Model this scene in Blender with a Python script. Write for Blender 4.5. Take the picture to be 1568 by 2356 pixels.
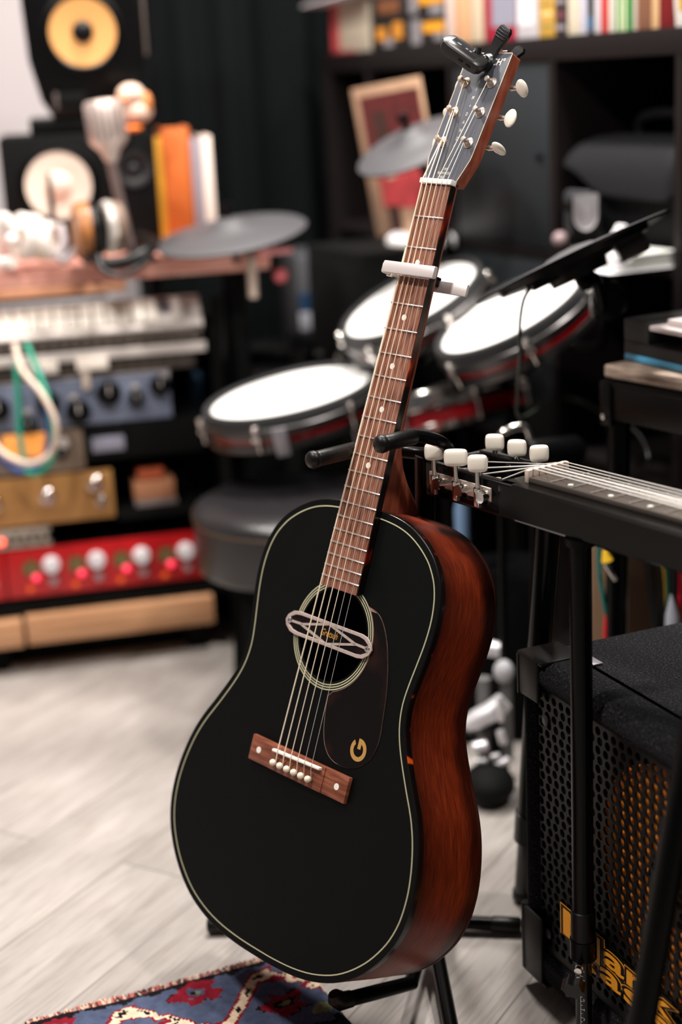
import bpy, bmesh, math, random
from mathutils import Vector, Matrix
random.seed(7)
for o in list(bpy.data.objects): bpy.data.objects.remove(o)
SC = bpy.context.scene
COL = SC.collection
PI = math.pi

# ------------------------------------------------------------------ camera
CAMROT = Matrix(((0.998752339, 0.0499376169, 0.0), (-0.0134136695, 0.268273389, -0.963249429), (-0.048102381, 0.96204762, 0.268608522)))
H = 1.03
FPX = 3600.0
cd = bpy.data.cameras.new('camera'); cam = bpy.data.objects.new('camera', cd); COL.objects.link(cam)
cam.matrix_world = Matrix.Translation((0, 0, H)) @ CAMROT.to_4x4()
cd.sensor_fit = 'VERTICAL'; cd.sensor_height = 36.0; cd.sensor_width = 24.0; cd.lens = 36.0 * FPX / 2356.0
cd.dof.use_dof = True; cd.dof.focus_distance = 1.655; cd.dof.aperture_fstop = 1.9
cd.clip_start = 0.05; cd.clip_end = 40
SC.camera = cam
# ------------------------------------------------------------------ world, lights, exposure
w = bpy.data.worlds.new('room_ambient'); SC.world = w; w.use_nodes = True
bg = w.node_tree.nodes['Background']; bg.inputs[0].default_value = (0.92, 0.95, 1.0, 1); bg.inputs[1].default_value = 0.06
def area(name, loc, target, size, power, col=(1, 0.95, 0.895)):
    l = bpy.data.lights.new(name, 'AREA'); l.shape = 'DISK'; l.size = size; l.energy = power; l.color = col
    o = bpy.data.objects.new(name, l); COL.objects.link(o); o.location = loc
    o.rotation_euler = (Vector(target) - Vector(loc)).to_track_quat('-Z', 'Y').to_euler(); return o
area('ceiling_lamp', (-0.9, 1.1, 2.5), (0.0, 1.6, 0.6), 0.2, 30)
area('ceiling_lamp', (0.85, 0.85, 2.5), (0.1, 1.7, 0.7), 0.2, 20)
area('ceiling_lamp', (0.42, 2.35, 2.55), (0.15, 1.9, 0.3), 0.22, 30)
area('ceiling_lamp', (-0.9, 2.3, 2.55), (-0.6, 2.8, 0.4), 0.25, 21)
area('ceiling_lamp', (-0.1, 2.75, 2.6), (0.2, 2.5, 0.6), 0.25, 30)
vs = SC.view_settings; vs.view_transform = 'Standard'; vs.look = 'None'; vs.gamma = 1.0; vs.use_curve_mapping = False; vs.exposure = 0.42
SC.display_settings.display_device = 'sRGB'

# ------------------------------------------------------------------ real positions from sight lines with a known distance or height
def ray(x, y): return CAMROT @ Vector(((x - 784) / FPX, (1178 - y) / FPX, -1.0))
def fl(x, y, z=0.0):
    d = ray(x, y); return Vector((0, 0, H)) + d * ((z - H) / d.z)
def at(x, y, Y):
    d = ray(x, y); return Vector((0, 0, H)) + d * (Y / d.y)

# ------------------------------------------------------------------ materials
def lin(c):
    r = []
    for v in c[:3]:
        v = v / 255.0; r.append(v / 12.92 if v <= 0.04045 else ((v + 0.055) / 1.055) ** 2.4)
    return (r[0], r[1], r[2], 1.0)
MATS = {}
def mat(name, col, rough=0.5, metal=0.0, spec=0.5, emit=0.0, coat=0.0, bump=0.0, bscale=60.0, var=0.0, vscale=8.0, sss=0.0, trans=0.0, stretch=None):
    if name in MATS: return MATS[name]
    m = bpy.data.materials.new(name); m.use_nodes = True; nt = m.node_tree; b = nt.nodes['Principled BSDF']
    b.inputs['Base Color'].default_value = lin(col); b.inputs['Roughness'].default_value = rough; b.inputs['Metallic'].default_value = metal
    b.inputs['Specular IOR Level'].default_value = spec
    if coat: b.inputs['Coat Weight'].default_value = coat; b.inputs['Coat Roughness'].default_value = 0.08
    if trans: b.inputs['Transmission Weight'].default_value = trans
    if emit: b.inputs['Emission Color'].default_value = lin(col); b.inputs['Emission Strength'].default_value = emit
    if bump or var:
        tc = nt.nodes.new('ShaderNodeTexCoord'); mp = nt.nodes.new('ShaderNodeMapping'); nt.links.new(tc.outputs['Object'], mp.inputs[0])
        if stretch: mp.inputs['Scale'].default_value = stretch
    if bump:
        n = nt.nodes.new('ShaderNodeTexNoise'); n.inputs['Scale'].default_value = bscale; n.inputs['Detail'].default_value = 4; nt.links.new(mp.outputs[0], n.inputs['Vector'])
        bp = nt.nodes.new('ShaderNodeBump'); bp.inputs['Strength'].default_value = bump; bp.inputs['Distance'].default_value = 0.003
        nt.links.new(n.outputs['Fac'], bp.inputs['Height']); nt.links.new(bp.outputs[0], b.inputs['Normal'])
    if var:
        n = nt.nodes.new('ShaderNodeTexNoise'); n.inputs['Scale'].default_value = vscale; n.inputs['Detail'].default_value = 5; nt.links.new(mp.outputs[0], n.inputs['Vector'])
        r = nt.nodes.new('ShaderNodeValToRGB'); c = lin(col); k = 1 - var
        r.color_ramp.elements[0].position = 0.3; r.color_ramp.elements[1].position = 0.7
        r.color_ramp.elements[0].color = (c[0] * k, c[1] * k, c[2] * k, 1); r.color_ramp.elements[1].color = (min(1, c[0] * (1 + var)), min(1, c[1] * (1 + var)), min(1, c[2] * (1 + var)), 1)
        nt.links.new(n.outputs['Fac'], r.inputs[0]); nt.links.new(r.outputs[0], b.inputs['Base Color'])
    MATS[name] = m; return m
def ramp_mat(name, stops, scale, stretch=(1, 1, 1), rough=0.5, spec=0.5, coat=0.0, detail=6, dist=0.0, bump=0.0, coord='Object', rot=(0, 0, 0), lo=None, metal=0.0, crough=0.12):
    m = bpy.data.materials.new(name); m.use_nodes = True; nt = m.node_tree; b = nt.nodes['Principled BSDF']
    b.inputs['Roughness'].default_value = rough; b.inputs['Specular IOR Level'].default_value = spec; b.inputs['Metallic'].default_value = metal
    if coat: b.inputs['Coat Weight'].default_value = coat; b.inputs['Coat Roughness'].default_value = crough
    tc = nt.nodes.new('ShaderNodeTexCoord'); mp = nt.nodes.new('ShaderNodeMapping'); nt.links.new(tc.outputs[coord], mp.inputs[0])
    mp.inputs['Scale'].default_value = stretch; mp.inputs['Rotation'].default_value = rot
    n = nt.nodes.new('ShaderNodeTexNoise'); n.inputs['Scale'].default_value = scale; n.inputs['Detail'].default_value = detail; n.inputs['Distortion'].default_value = dist
    nt.links.new(mp.outputs[0], n.inputs['Vector'])
    r = nt.nodes.new('ShaderNodeValToRGB'); e = r.color_ramp.elements
    while len(e) < len(stops): e.new(0.5)
    for i, (p, c) in enumerate(stops): e[i].position = p; e[i].color = lin(c)
    nt.links.new(n.outputs['Fac'], r.inputs[0]); nt.links.new(r.outputs[0], b.inputs['Base Color'])
    if bump:
        bp = nt.nodes.new('ShaderNodeBump'); bp.inputs['Strength'].default_value = bump; bp.inputs['Distance'].default_value = 0.002
        nt.links.new(n.outputs['Fac'], bp.inputs['Height']); nt.links.new(bp.outputs[0], b.inputs['Normal'])
    MATS[name] = m; return m

K_satin = mat('black_satin_lacquer', (4, 6, 6), 0.5, spec=0.12)
K_gloss = mat('black_gloss_lacquer', (6, 6, 7), 0.12, coat=0.4)
K_plastic = mat('black_plastic', (7, 7, 8), 0.34, spec=0.2)
K_matte = mat('black_matte', (5, 6, 6), 0.75, spec=0.15)
K_rubber = mat('black_rubber', (9, 8, 8), 0.38, spec=0.3, bump=0.15, bscale=90)
K_metal = mat('black_powdercoat', (5, 5, 5), 0.24, spec=0.12, bump=0.04, bscale=500)
K_fabric = mat('black_fabric', (9, 10, 11), 0.95, spec=0.1, bump=0.2, bscale=200)
CARPET = ramp_mat('cabinet_carpet', [(0.3, (6, 6, 7)), (0.62, (34, 34, 36)), (0.8, (84, 82, 82))], 420, rough=1.0, spec=0.1, bump=0.9, detail=3)
CHROME = mat('chrome', (225, 220, 215), 0.12, metal=1.0)
NICKEL = mat('brushed_nickel', (206, 190, 178), 0.3, metal=0.75)
STEELSTR = mat('steel_string', (235, 230, 224), 0.35, metal=0.6)
BRONZE = mat('phosphor_bronze_string', (255, 238, 214), 0.4, metal=0.2)
WHITE = mat('white_plastic', (236, 232, 226), 0.4)
CREAM = mat('cream_plastic', (240, 228, 205), 0.35, coat=0.3)
IVORY = mat('pearloid_button', (250, 240, 226), 0.25, coat=0.5)
PURF = mat('cream_purfling', (188, 184, 150), 0.4)
MESHHEAD = mat('white_mesh_head', (250, 248, 246), 0.6)
GOLDINK = mat('gold_ink', (186, 140, 74), 0.5)
LABELINK = mat('silver_ink', (190, 186, 176), 0.5)
REDSHELL = mat('red_lacquer_shell', (150, 14, 22), 0.22, coat=0.6)
ALU = mat('silver_aluminium', (222, 214, 210), 0.35, metal=0.85)
FRETWOOD = ramp_mat('rosewood_fretboard', [(0.34, (70, 38, 28)), (0.46, (128, 80, 62)), (0.6, (158, 106, 84)), (0.75, (180, 128, 104))], 90, (.011, 0.00045, .001), rough=0.55, spec=0.3, bump=0.05)
BRIDGEWOOD = ramp_mat('rosewood_bridge', [(0.3, (92, 46, 30)), (0.55, (134, 74, 52)), (0.75, (158, 98, 72))], 50, (.0006, .004, .001), rough=0.45, spec=0.4)
MAHOG = ramp_mat('mahogany_stain', [(0.25, (92, 30, 13)), (0.5, (122, 43, 18)), (0.75, (152, 60, 26))], 90, (.0005, 0.0005, .006), rough=0.42, spec=0.35, detail=8)
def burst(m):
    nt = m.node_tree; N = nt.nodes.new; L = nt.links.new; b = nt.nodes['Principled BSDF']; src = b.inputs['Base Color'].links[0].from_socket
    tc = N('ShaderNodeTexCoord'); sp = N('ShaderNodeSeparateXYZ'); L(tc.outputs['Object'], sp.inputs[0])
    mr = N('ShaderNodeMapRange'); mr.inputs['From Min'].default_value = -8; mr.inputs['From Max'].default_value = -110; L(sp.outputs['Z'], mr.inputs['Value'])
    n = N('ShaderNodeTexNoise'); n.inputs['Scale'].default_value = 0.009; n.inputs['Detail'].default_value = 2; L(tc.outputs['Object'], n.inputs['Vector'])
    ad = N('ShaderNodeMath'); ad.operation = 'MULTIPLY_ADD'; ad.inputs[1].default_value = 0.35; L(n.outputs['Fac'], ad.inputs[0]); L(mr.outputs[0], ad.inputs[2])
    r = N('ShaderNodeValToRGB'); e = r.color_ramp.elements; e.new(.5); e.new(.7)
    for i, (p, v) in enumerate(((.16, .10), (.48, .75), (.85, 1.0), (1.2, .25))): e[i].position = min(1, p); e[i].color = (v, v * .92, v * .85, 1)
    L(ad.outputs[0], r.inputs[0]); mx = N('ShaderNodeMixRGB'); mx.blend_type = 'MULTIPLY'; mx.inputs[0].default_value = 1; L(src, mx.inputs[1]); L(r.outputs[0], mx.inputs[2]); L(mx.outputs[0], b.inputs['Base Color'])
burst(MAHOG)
MAHOG2 = ramp_mat('mahogany_neck', [(0.25, (100, 46, 32)), (0.5, (134, 66, 46)), (0.75, (158, 84, 60))], 60, (.004, 0.0004, .004), rough=0.45, spec=0.4, detail=8)
TORT = ramp_mat('tortoise_binding', [(0.0, (8, 5, 4)), (0.57, (16, 7, 5)), (0.63, (110, 24, 8)), (0.70, (240, 110, 30))], 26, (.002, 0.0005, .001), rough=0.25, coat=0.5, detail=2)
TORTB = ramp_mat('tortoise_body_binding', [(0.0, (8, 5, 4)), (0.66, (18, 8, 6)), (0.70, (110, 26, 8)), (0.76, (220, 90, 26))], 60, (.001, 0.001, .001), rough=0.3, coat=0.3, detail=1)
TORTD = ramp_mat('dark_tortoise', [(0.0, (6, 4, 4)), (0.55, (11, 7, 6)), (0.78, (40, 20, 16))], 24, (.001, .001, .001), rough=0.3, spec=0.15, detail=4)

# ------------------------------------------------------------------ objects
def link(o, parent=None):
    COL.objects.link(o)
    if parent is not None: o.parent = parent
    return o
def tag(o, label=None, cat=None, group=None, kind=None):
    if label: o['label'] = label
    if cat: o['category'] = cat
    if group: o['group'] = group
    if kind: o['kind'] = kind
    return o
def thing(name, label, cat, loc=(0, 0, 0), rz=0.0, group=None, mw=None):
    o = bpy.data.objects.new(name, None); COL.objects.link(o); o.empty_display_size = 0.05
    if mw is not None: o.matrix_world = mw
    else: o.location = loc; o.rotation_euler = (0, 0, rz)
    return tag(o, label, cat, group)
class MB:
    """collects shapes into one mesh"""
    def __init__(s, M=None): s.v = []; s.f = []; s.m = []; s.mats = []; s.M = M or Matrix(); s.cur = 0
    def use(s, material):
        if material not in s.mats: s.mats.append(material)
        s.cur = s.mats.index(material); return s
    def add(s, vs_, fs, M=None):
        n = len(s.v); T = s.M @ (M or Matrix())
        s.v += [T @ Vector(p) for p in vs_]; s.f += [tuple(n + i for i in f) for f in fs]; s.m += [s.cur] * len(fs); return s
    def box(s, c, d, M=None, bev=0.0):
        bm = bmesh.new(); bmesh.ops.create_cube(bm, size=1)
        bmesh.ops.scale(bm, vec=Vector(d), verts=bm.verts); bmesh.ops.translate(bm, vec=Vector(c), verts=bm.verts)
        if bev: bmesh.ops.bevel(bm, geom=list(bm.edges), offset=bev, segments=2, profile=0.5, affect='EDGES')
        bm.verts.index_update(); vs_ = [v.co.copy() for v in bm.verts]; fs = [tuple(v.index for v in f.verts) for f in bm.faces]; bm.free()
        return s.add(vs_, fs, M)
    def bx(s, a, b, M=None, bev=0.0):
        return s.box([(a[i] + b[i]) / 2 for i in range(3)], [abs(b[i] - a[i]) for i in range(3)], M, bev)
    def lathe(s, prof, seg=32, M=None, cap=True):
        vs_ = []; fs = []
        for r, z in prof:
            for k in range(seg): a = 2 * PI * k / seg; vs_.append((r * math.cos(a), r * math.sin(a), z))
        n = len(prof)
        for i in range(n - 1):
            for k in range(seg):
                k2 = (k + 1) % seg; fs.append((i * seg + k, i * seg + k2, (i + 1) * seg + k2, (i + 1) * seg + k))
        if cap:
            if prof[0][0] > 1e-6: fs.append(tuple(reversed(range(seg))))
            if prof[-1][0] > 1e-6: fs.append(tuple((n - 1) * seg + k for k in range(seg)))
        return s.add(vs_, fs, M)
    def tube(s, pts, r, seg=12, closed=False, smooth=0):
        P = [Vector(p) for p in pts]
        if smooth: P = spline(P, smooth, closed)
        n = len(P); rr = r if isinstance(r, (list, tuple)) else [r] * n
        if len(rr) != n: rr = [rr[min(len(rr) - 1, int(i * len(rr) / n))] for i in range(n)]
        vs_ = []; fs = []; up = None
        for i in range(n):
            if closed: t = P[(i + 1) % n] - P[i - 1]
            else: t = P[min(i + 1, n - 1)] - P[max(i - 1, 0)]
            t.normalize()
            if up is None: up = t.orthogonal().normalized()
            up = (up - t * up.dot(t))
            if up.length < 1e-6: up = t.orthogonal()
            up.normalize(); b = t.cross(up)
            for k in range(seg):
                a = 2 * PI * k / seg; vs_.append(P[i] + (up * math.cos(a) + b * math.sin(a)) * rr[i])
        m = n if closed else n - 1
        for i in range(m):
            j = (i + 1) % n
            for k in range(seg):
                k2 = (k + 1) % seg; fs.append((i * seg + k, i * seg + k2, j * seg + k2, j * seg + k))
        if not closed: fs.append(tuple(reversed(range(seg)))); fs.append(tuple((n - 1) * seg + k for k in range(seg)))
        return s.add(vs_, fs)
    def rod(s, a, b, r, seg=16, r2=None): return s.tube([a, b], [r, r if r2 is None else r2], seg)
    def rrod(s, a, b, r, seg=16):
        a = Vector(a); b = Vector(b); t = (b - a).normalized(); e = r * 0.35
        return s.tube([a, a + t * e * 0.3, a + t * e, b - t * e, b - t * e * 0.3, b], [r * .55, r * .85, r, r, r * .85, r * .55], seg)
    def sphere(s, c, r, seg=20, rings=12, sc=(1, 1, 1), M=None):
        prof = [(r * math.sin(PI * i / rings), -r * math.cos(PI * i / rings)) for i in range(rings + 1)]
        T = (M or Matrix()) @ Matrix.Translation(Vector(c)) @ Matrix.Diagonal((sc[0], sc[1], sc[2], 1))
        return s.lathe(prof, seg, T, cap=False)
    def prism(s, out, z0, z1, M=None):
        n = len(out); vs_ = [(x, y, z0) for x, y in out] + [(x, y, z1) for x, y in out]
        fs = [tuple(reversed(range(n))), tuple(range(n, 2 * n))] + [(i, (i + 1) % n, n + (i + 1) % n, n + i) for i in range(n)]
        return s.add(vs_, fs, M)
    def loft(s, rings, closed=True, caps=True, M=None):
        n = len(rings[0]); vs_ = [p for r in rings for p in r]; fs = []
        for i in range(len(rings) - 1):
            for k in range(n if closed else n - 1):
                k2 = (k + 1) % n; fs.append((i * n + k, i * n + k2, (i + 1) * n + k2, (i + 1) * n + k))
        if caps: fs.append(tuple(reversed(range(n)))); fs.append(tuple((len(rings) - 1) * n + k for k in range(n)))
        return s.add(vs_, fs, M)
    def build(s, name, material=None, parent=None, sharp=32, sub=0, inv=None):
        me = bpy.data.meshes.new(name)
        vs_ = s.v if inv is None else [inv @ v for v in s.v]
        me.from_pydata([tuple(v) for v in vs_], [], s.f)
        ms = s.mats if s.mats else [material]
        for m in ms: me.materials.append(m)
        if s.mats:
            for i, p in enumerate(me.polygons): p.material_index = s.m[i]
        bm = bmesh.new(); bm.from_mesh(me); bmesh.ops.recalc_face_normals(bm, faces=bm.faces); bm.to_mesh(me); bm.free()
        for p in me.polygons: p.use_smooth = True
        me.set_sharp_from_angle(angle=math.radians(sharp)); me.update()
        o = bpy.data.objects.new(name, me); link(o, parent)
        if sub: md = o.modifiers.new('sub', 'SUBSURF'); md.levels = sub; md.render_levels = sub
        return o
def spline(P, n=6, closed=False):
    out = []; N = len(P)
    for i in range(N if closed else N - 1):
        if closed: a, b, c, d = P[i - 1], P[i], P[(i + 1) % N], P[(i + 2) % N]
        else: a, b, c, d = P[max(i - 1, 0)], P[i], P[i + 1], P[min(i + 2, N - 1)]
        for k in range(n):
            t = k / n; out.append(0.5 * ((2 * b) + (c - a) * t + (2 * a - 5 * b + 4 * c - d) * t * t + (3 * b - a - 3 * c + d) * t ** 3))
    if not closed: out.append(P[-1].copy())
    return out
def spl2(pts, n=5, closed=False): return [(p.x, p.y) for p in spline([Vector((a, b, 0)) for a, b in pts], n, closed)]
def curve_plate(name, loops, z0, z1, material, parent=None, bev=0.0, M=None):
    """filled flat plate with holes, from 2D loops"""
    cu = bpy.data.curves.new(name, 'CURVE'); cu.dimensions = '2D'; cu.fill_mode = 'BOTH'
    cu.extrude = abs(z1 - z0) / 2 - bev
    if bev: cu.bevel_depth = bev; cu.bevel_resolution = 2; cu.offset = -bev
    for lp in loops:
        sp = cu.splines.new('POLY'); sp.points.add(len(lp) - 1); sp.use_cyclic_u = True
        for i, (x, y) in enumerate(lp): sp.points[i].co = (x, y, 0, 1)
    tmp = bpy.data.objects.new('tmp', cu); COL.objects.link(tmp); bpy.context.view_layer.update()
    me = bpy.data.meshes.new_from_object(tmp.evaluated_get(bpy.context.evaluated_depsgraph_get()))
    bpy.data.objects.remove(tmp); bpy.data.curves.remove(cu)
    me.transform(Matrix.Translation((0, 0, (z0 + z1) / 2)))
    if M is not None: me.transform(M)
    me.materials.clear(); me.materials.append(material); me.name = name
    for p in me.polygons: p.use_smooth = True
    me.set_sharp_from_angle(angle=math.radians(30))
    return link(bpy.data.objects.new(name, me), parent)
def text_obj(name, body, size, M, material, parent, ext=0.0001, off=0.0, shear=0.0, align='CENTER', spacing=1.0, sx=1.0, line=1.0):
    cu = bpy.data.curves.new(name, 'FONT'); cu.body = body; cu.size = size; cu.extrude = ext; cu.offset = off; cu.shear = shear
    cu.align_x = align; cu.align_y = 'CENTER'; cu.space_character = spacing; cu.resolution_u = 3; cu.space_line = line
    tmp = bpy.data.objects.new('tmp', cu); COL.objects.link(tmp); bpy.context.view_layer.update()
    me = bpy.data.meshes.new_from_object(tmp.evaluated_get(bpy.context.evaluated_depsgraph_get()))
    bpy.data.objects.remove(tmp); bpy.data.curves.remove(cu)
    me.transform(M @ Matrix.Diagonal((sx, 1, 1, 1))); me.materials.clear(); me.materials.append(material); me.name = name
    return link(bpy.data.objects.new(name, me), parent)
def basis(o, x, y, z=None):
    x = Vector(x).normalized(); y = Vector(y); z = x.cross(y).normalized() if z is None else Vector(z).normalized(); y = z.cross(x)
    return Matrix(((x.x, y.x, z.x, o[0]), (x.y, y.y, z.y, o[1]), (x.z, y.z, z.z, o[2]), (0, 0, 0, 1)))
def zalign(o, z, xh=(1, 0, 0)):
    z = Vector(z).normalized(); x = Vector(xh); x = (x - z * x.dot(z)).normalized(); y = z.cross(x)
    return Matrix(((x.x, y.x, z.x, o[0]), (x.y, y.y, z.y, o[1]), (x.z, y.z, z.z, o[2]), (0, 0, 0, 1)))
def circ(cx, cy, r, n=48): return [(cx + r * math.cos(2 * PI * k / n), cy + r * math.sin(2 * PI * k / n)) for k in range(n)]
def copy_tree(o, parent=None):
    c = o.copy(); COL.objects.link(c)
    if parent is not None: c.parent = parent
    for ch in list(o.children): copy_tree(ch, c)
    return c

# ------------------------------------------------------------------ room
def structure(o): o['kind'] = 'structure'; return o
def floor_material():
    m = bpy.data.materials.new('greige_wood_tile'); m.use_nodes = True; nt = m.node_tree; b = nt.nodes['Principled BSDF']
    N = nt.nodes.new; L = nt.links.new
    tc = N('ShaderNodeTexCoord'); mp = N('ShaderNodeMapping'); mp.vector_type = 'POINT'; L(tc.outputs['Object'], mp.inputs[0])
    mp.inputs['Rotation'].default_value = (0, 0, -math.radians(59.6)); mp.inputs['Location'].default_value = (0.28, -0.03, 0)
    br = N('ShaderNodeTexBrick'); L(mp.outputs[0], br.inputs['Vector']); br.offset = 0.37; br.offset_frequency = 2
    br.inputs['Scale'].default_value = 1.0; br.inputs['Brick Width'].default_value = 0.9; br.inputs['Row Height'].default_value = 0.155
    br.inputs['Mortar Size'].default_value = 0.0016; br.inputs['Mortar Smooth'].default_value = 0.3
    br.inputs['Color1'].default_value = (0.35, 0.35, 0.35, 1); br.inputs['Color2'].default_value = (0.65, 0.65, 0.65, 1); br.inputs['Mortar'].default_value = (0, 0, 0, 1)
    mp2 = N('ShaderNodeMapping'); L(mp.outputs[0], mp2.inputs[0]); mp2.inputs['Scale'].default_value = (1.0, 5, 1)
    ofs = N('ShaderNodeVectorMath'); ofs.operation = 'ADD'; L(mp2.outputs[0], ofs.inputs[0]); sc = N('ShaderNodeVectorMath'); sc.operation = 'SCALE'; sc.inputs['Scale'].default_value = 40; L(br.outputs['Color'], sc.inputs[0]); L(sc.outputs[0], ofs.inputs[1])
    n1 = N('ShaderNodeTexNoise'); n1.inputs['Scale'].default_value = 4; n1.inputs['Detail'].default_value = 9; n1.inputs['Roughness'].default_value = 0.65; L(ofs.outputs[0], n1.inputs['Vector'])
    n2 = N('ShaderNodeTexNoise'); n2.inputs['Scale'].default_value = 3.5; n2.inputs['Detail'].default_value = 4; L(mp.outputs[0], n2.inputs['Vector'])
    mp3 = N('ShaderNodeMapping'); L(ofs.outputs[0], mp3.inputs[0]); mp3.inputs['Scale'].default_value = (2.2, 7, 1)
    n3 = N('ShaderNodeTexNoise'); n3.inputs['Scale'].default_value = 5; n3.inputs['Detail'].default_value = 6; L(mp3.outputs[0], n3.inputs['Vector'])
    r = N('ShaderNodeValToRGB'); e = r.color_ramp.elements; e.new(0.5)
    e[0].position = 0.32; e[0].color = lin((146, 139, 134)); e[1].position = 0.5; e[1].color = lin((170, 163, 158)); e[2].position = 0.68; e[2].color = lin((190, 183, 178))
    mx0 = N('ShaderNodeMath'); mx0.operation = 'MULTIPLY_ADD'; mx0.inputs[1].default_value = 0.55; L(n2.outputs['Fac'], mx0.inputs[0]); 
    mh = N('ShaderNodeMath'); mh.operation = 'MULTIPLY'; mh.inputs[1].default_value = 0.45; L(n1.outputs['Fac'], mh.inputs[0]); L(mh.outputs[0], mx0.inputs[2]); L(mx0.outputs[0], r.inputs[0])
    r3 = N('ShaderNodeValToRGB'); r3.color_ramp.elements[0].position = 0.36; r3.color_ramp.elements[0].color = (0.74, 0.71, 0.69, 1); r3.color_ramp.elements[1].position = 0.52; r3.color_ramp.elements[1].color = (1, 1, 1, 1); L(n3.outputs['Fac'], r3.inputs[0])
    mm = N('ShaderNodeMixRGB'); mm.blend_type = 'MULTIPLY'; mm.inputs[0].default_value = 0.75; L(r.outputs[0], mm.inputs[1]); L(r3.outputs[0], mm.inputs[2])
    mg = N('ShaderNodeMixRGB'); L(br.outputs['Fac'], mg.inputs[0]); L(mm.outputs[0], mg.inputs[1]); mg.inputs[2].default_value = lin((128, 122, 117)); L(mg.outputs[0], b.inputs['Base Color'])
    b.inputs['Roughness'].default_value = 0.5; b.inputs['Specular IOR Level'].default_value = 0.35
    bp = N('ShaderNodeBump'); bp.inputs['Strength'].default_value = 0.25; bp.inputs['Distance'].default_value = 0.002; L(n1.outputs['Fac'], bp.inputs['Height']); L(bp.outputs[0], b.inputs['Normal'])
    return m
structure(MB().bx((-3.2, -1.6, -0.05), (3.2, 4.6, 0)).build('floor', floor_material()))
WALLM = mat('pale_grey_paint', (196, 190, 192), 0.85, bump=0.05, bscale=300)
structure(MB().bx((-3.2, 3.86, 0), (3.2, 3.96, 2.75)).build('wall_back', WALLM))
WD = Vector((0.425, -0.905, 0)).normalized()          # run of the shelf wall, away from it to the back is -WD
WN = Vector((-0.905, -0.425, 0)).normalized()         # faces the room
WP = Vector((0.27, 2.9, 0))
structure(MB().bx((-3.3, -1.6, 0), (-3.2, 3.96, 2.75)).build('wall_left', WALLM))
mwall = basis(WP - WN * 0.42, WD, -WN, (0, 0, 1))
structure(MB(mwall).bx((-1.15, 0, 0), (3.6, 0.1, 2.75)).build('wall_right', mat('dark_grey_paint', (30, 32, 33), 0.85)))
# ceiling
structure(MB().bx((-3.2, -1.6, 2.75), (3.2, 4.6, 2.8)).build('ceiling', mat('ceiling_paint', (150, 148, 146), 0.9)))
# curtain
def curtain(name, x0, x1, y, z0, z1, nf, amp, material, label, parent=None):
    n = int((x1 - x0) / 0.012); r0 = []; r1 = []
    front = []; 
    for i in range(n + 1):
        x = x0 + (x1 - x0) * i / n; u = (x - x0) / (x1 - x0) * nf * 2 * PI
        dy = amp * (math.sin(u + 0.8 * math.sin(u * 0.37)) + 0.35 * math.sin(2.3 * u + 1))
        front.append((x, y + dy))
    out = front + [(x, yy + 0.004) for x, yy in reversed(front)]
    mb = MB(); rings = []
    for z in (z0, (z0 + z1) * .35, (z0 + z1) * .7, z1): rings.append([(x, yy, z) for x, yy in out])
    mb.loft(rings)
    return tag(mb.build(name, material), label, 'curtain')
curtain('black_curtain', -0.44, 0.02, 3.62, 0.02, 2.6, 3.2, 0.028, mat('black_velvet', (14, 18, 19), 0.95, spec=0.1, bump=0.15, bscale=150), 'black floor-length curtain hanging behind the monitor speakers and books')
curtain('charcoal_curtain', 0.0, 0.36, 3.7, 0.02, 2.6, 2.4, 0.03, mat('charcoal_velvet', (20, 25, 27), 0.95, spec=0.1, bump=0.15, bscale=150), 'charcoal curtain hanging between the black curtain and the shelf unit')

# ================================================================== the guitar (built in its own frame, millimetres: x across, y up the neck from the nut, z out of the front)
GM = Matrix(((0.673525, 0.282638, -0.682993, 0.1188), (-0.738209, 0.210244, -0.640972, 1.69904), (-0.037568, 0.935903, 0.35025, 0.91298), (0, 0, 0, 1))) @ Matrix.Scale(0.001, 4)
g = bpy.data.objects.new('acoustic_guitar', None); COL.objects.link(g); g.matrix_world = GM
tag(g, 'matte black acoustic guitar with reddish brown sides leaning on a stand', 'guitar')
HALF = [(0, -351.5), (20, -351.8), (38.5, -352.6), (58, -355.2), (76.8, -360.5), (95, -369.5), (111, -381), (121, -391.5), (130, -405), (136, -421), (139, -438), (139.6, -455), (138, -475), (134.5, -497), (130.8, -519), (129, -538), (131, -556), (136.5, -573), (146, -592), (160, -616), (174, -639), (184, -661), (191, -685), (195, -709), (195.5, -730), (193, -751), (186, -772), (175, -791), (160, -809.5), (140, -827), (118, -840.5), (90, -851), (60, -857), (28, -859.6), (0, -860)]
half = spl2(HALF, 3)
OUT = half + [(-x, y) for x, y in reversed(half[1:-1])]
def inset(loop, d):
    n = len(loop); out = []
    ar = sum(loop[i][0] * loop[(i + 1) % n][1] - loop[(i + 1) % n][0] * loop[i][1] for i in range(n))
    sg = 1 if ar > 0 else -1
    for i in range(n):
        a = Vector(loop[i - 1]); b = Vector(loop[(i + 1) % n]); t = (b - a).normalized(); out.append((loop[i][0] - t.y * d * sg, loop[i][1] + t.x * d * sg))
    return out
TOPZ = -8.0
def Dp(y): return 92 + 17 * max(0, min(1, (-352 - y) / 508.0))
curve_plate('soundboard', [inset(OUT, 0.4), circ(0, -496, 50.5, 64)], TOPZ - 3, TOPZ, K_satin, g, bev=0.5)
mb = MB(); rings = []
for q, ins in ((0.0, 0.5), (0.006, 0.0), (0.5, -0.6), (0.97, 0.0), (1.0, 0.6)):
    L_ = inset(OUT, ins); rings.append([(x, y, (TOPZ - 8) - (Dp(y) - 12) * q) for x, y in L_])
mb.loft(rings, caps=False); mb.build('side', MAHOG, g)
mb = MB(); L0 = inset(OUT, 0.35); L1 = OUT; L2 = inset(OUT, 0.0)
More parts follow.
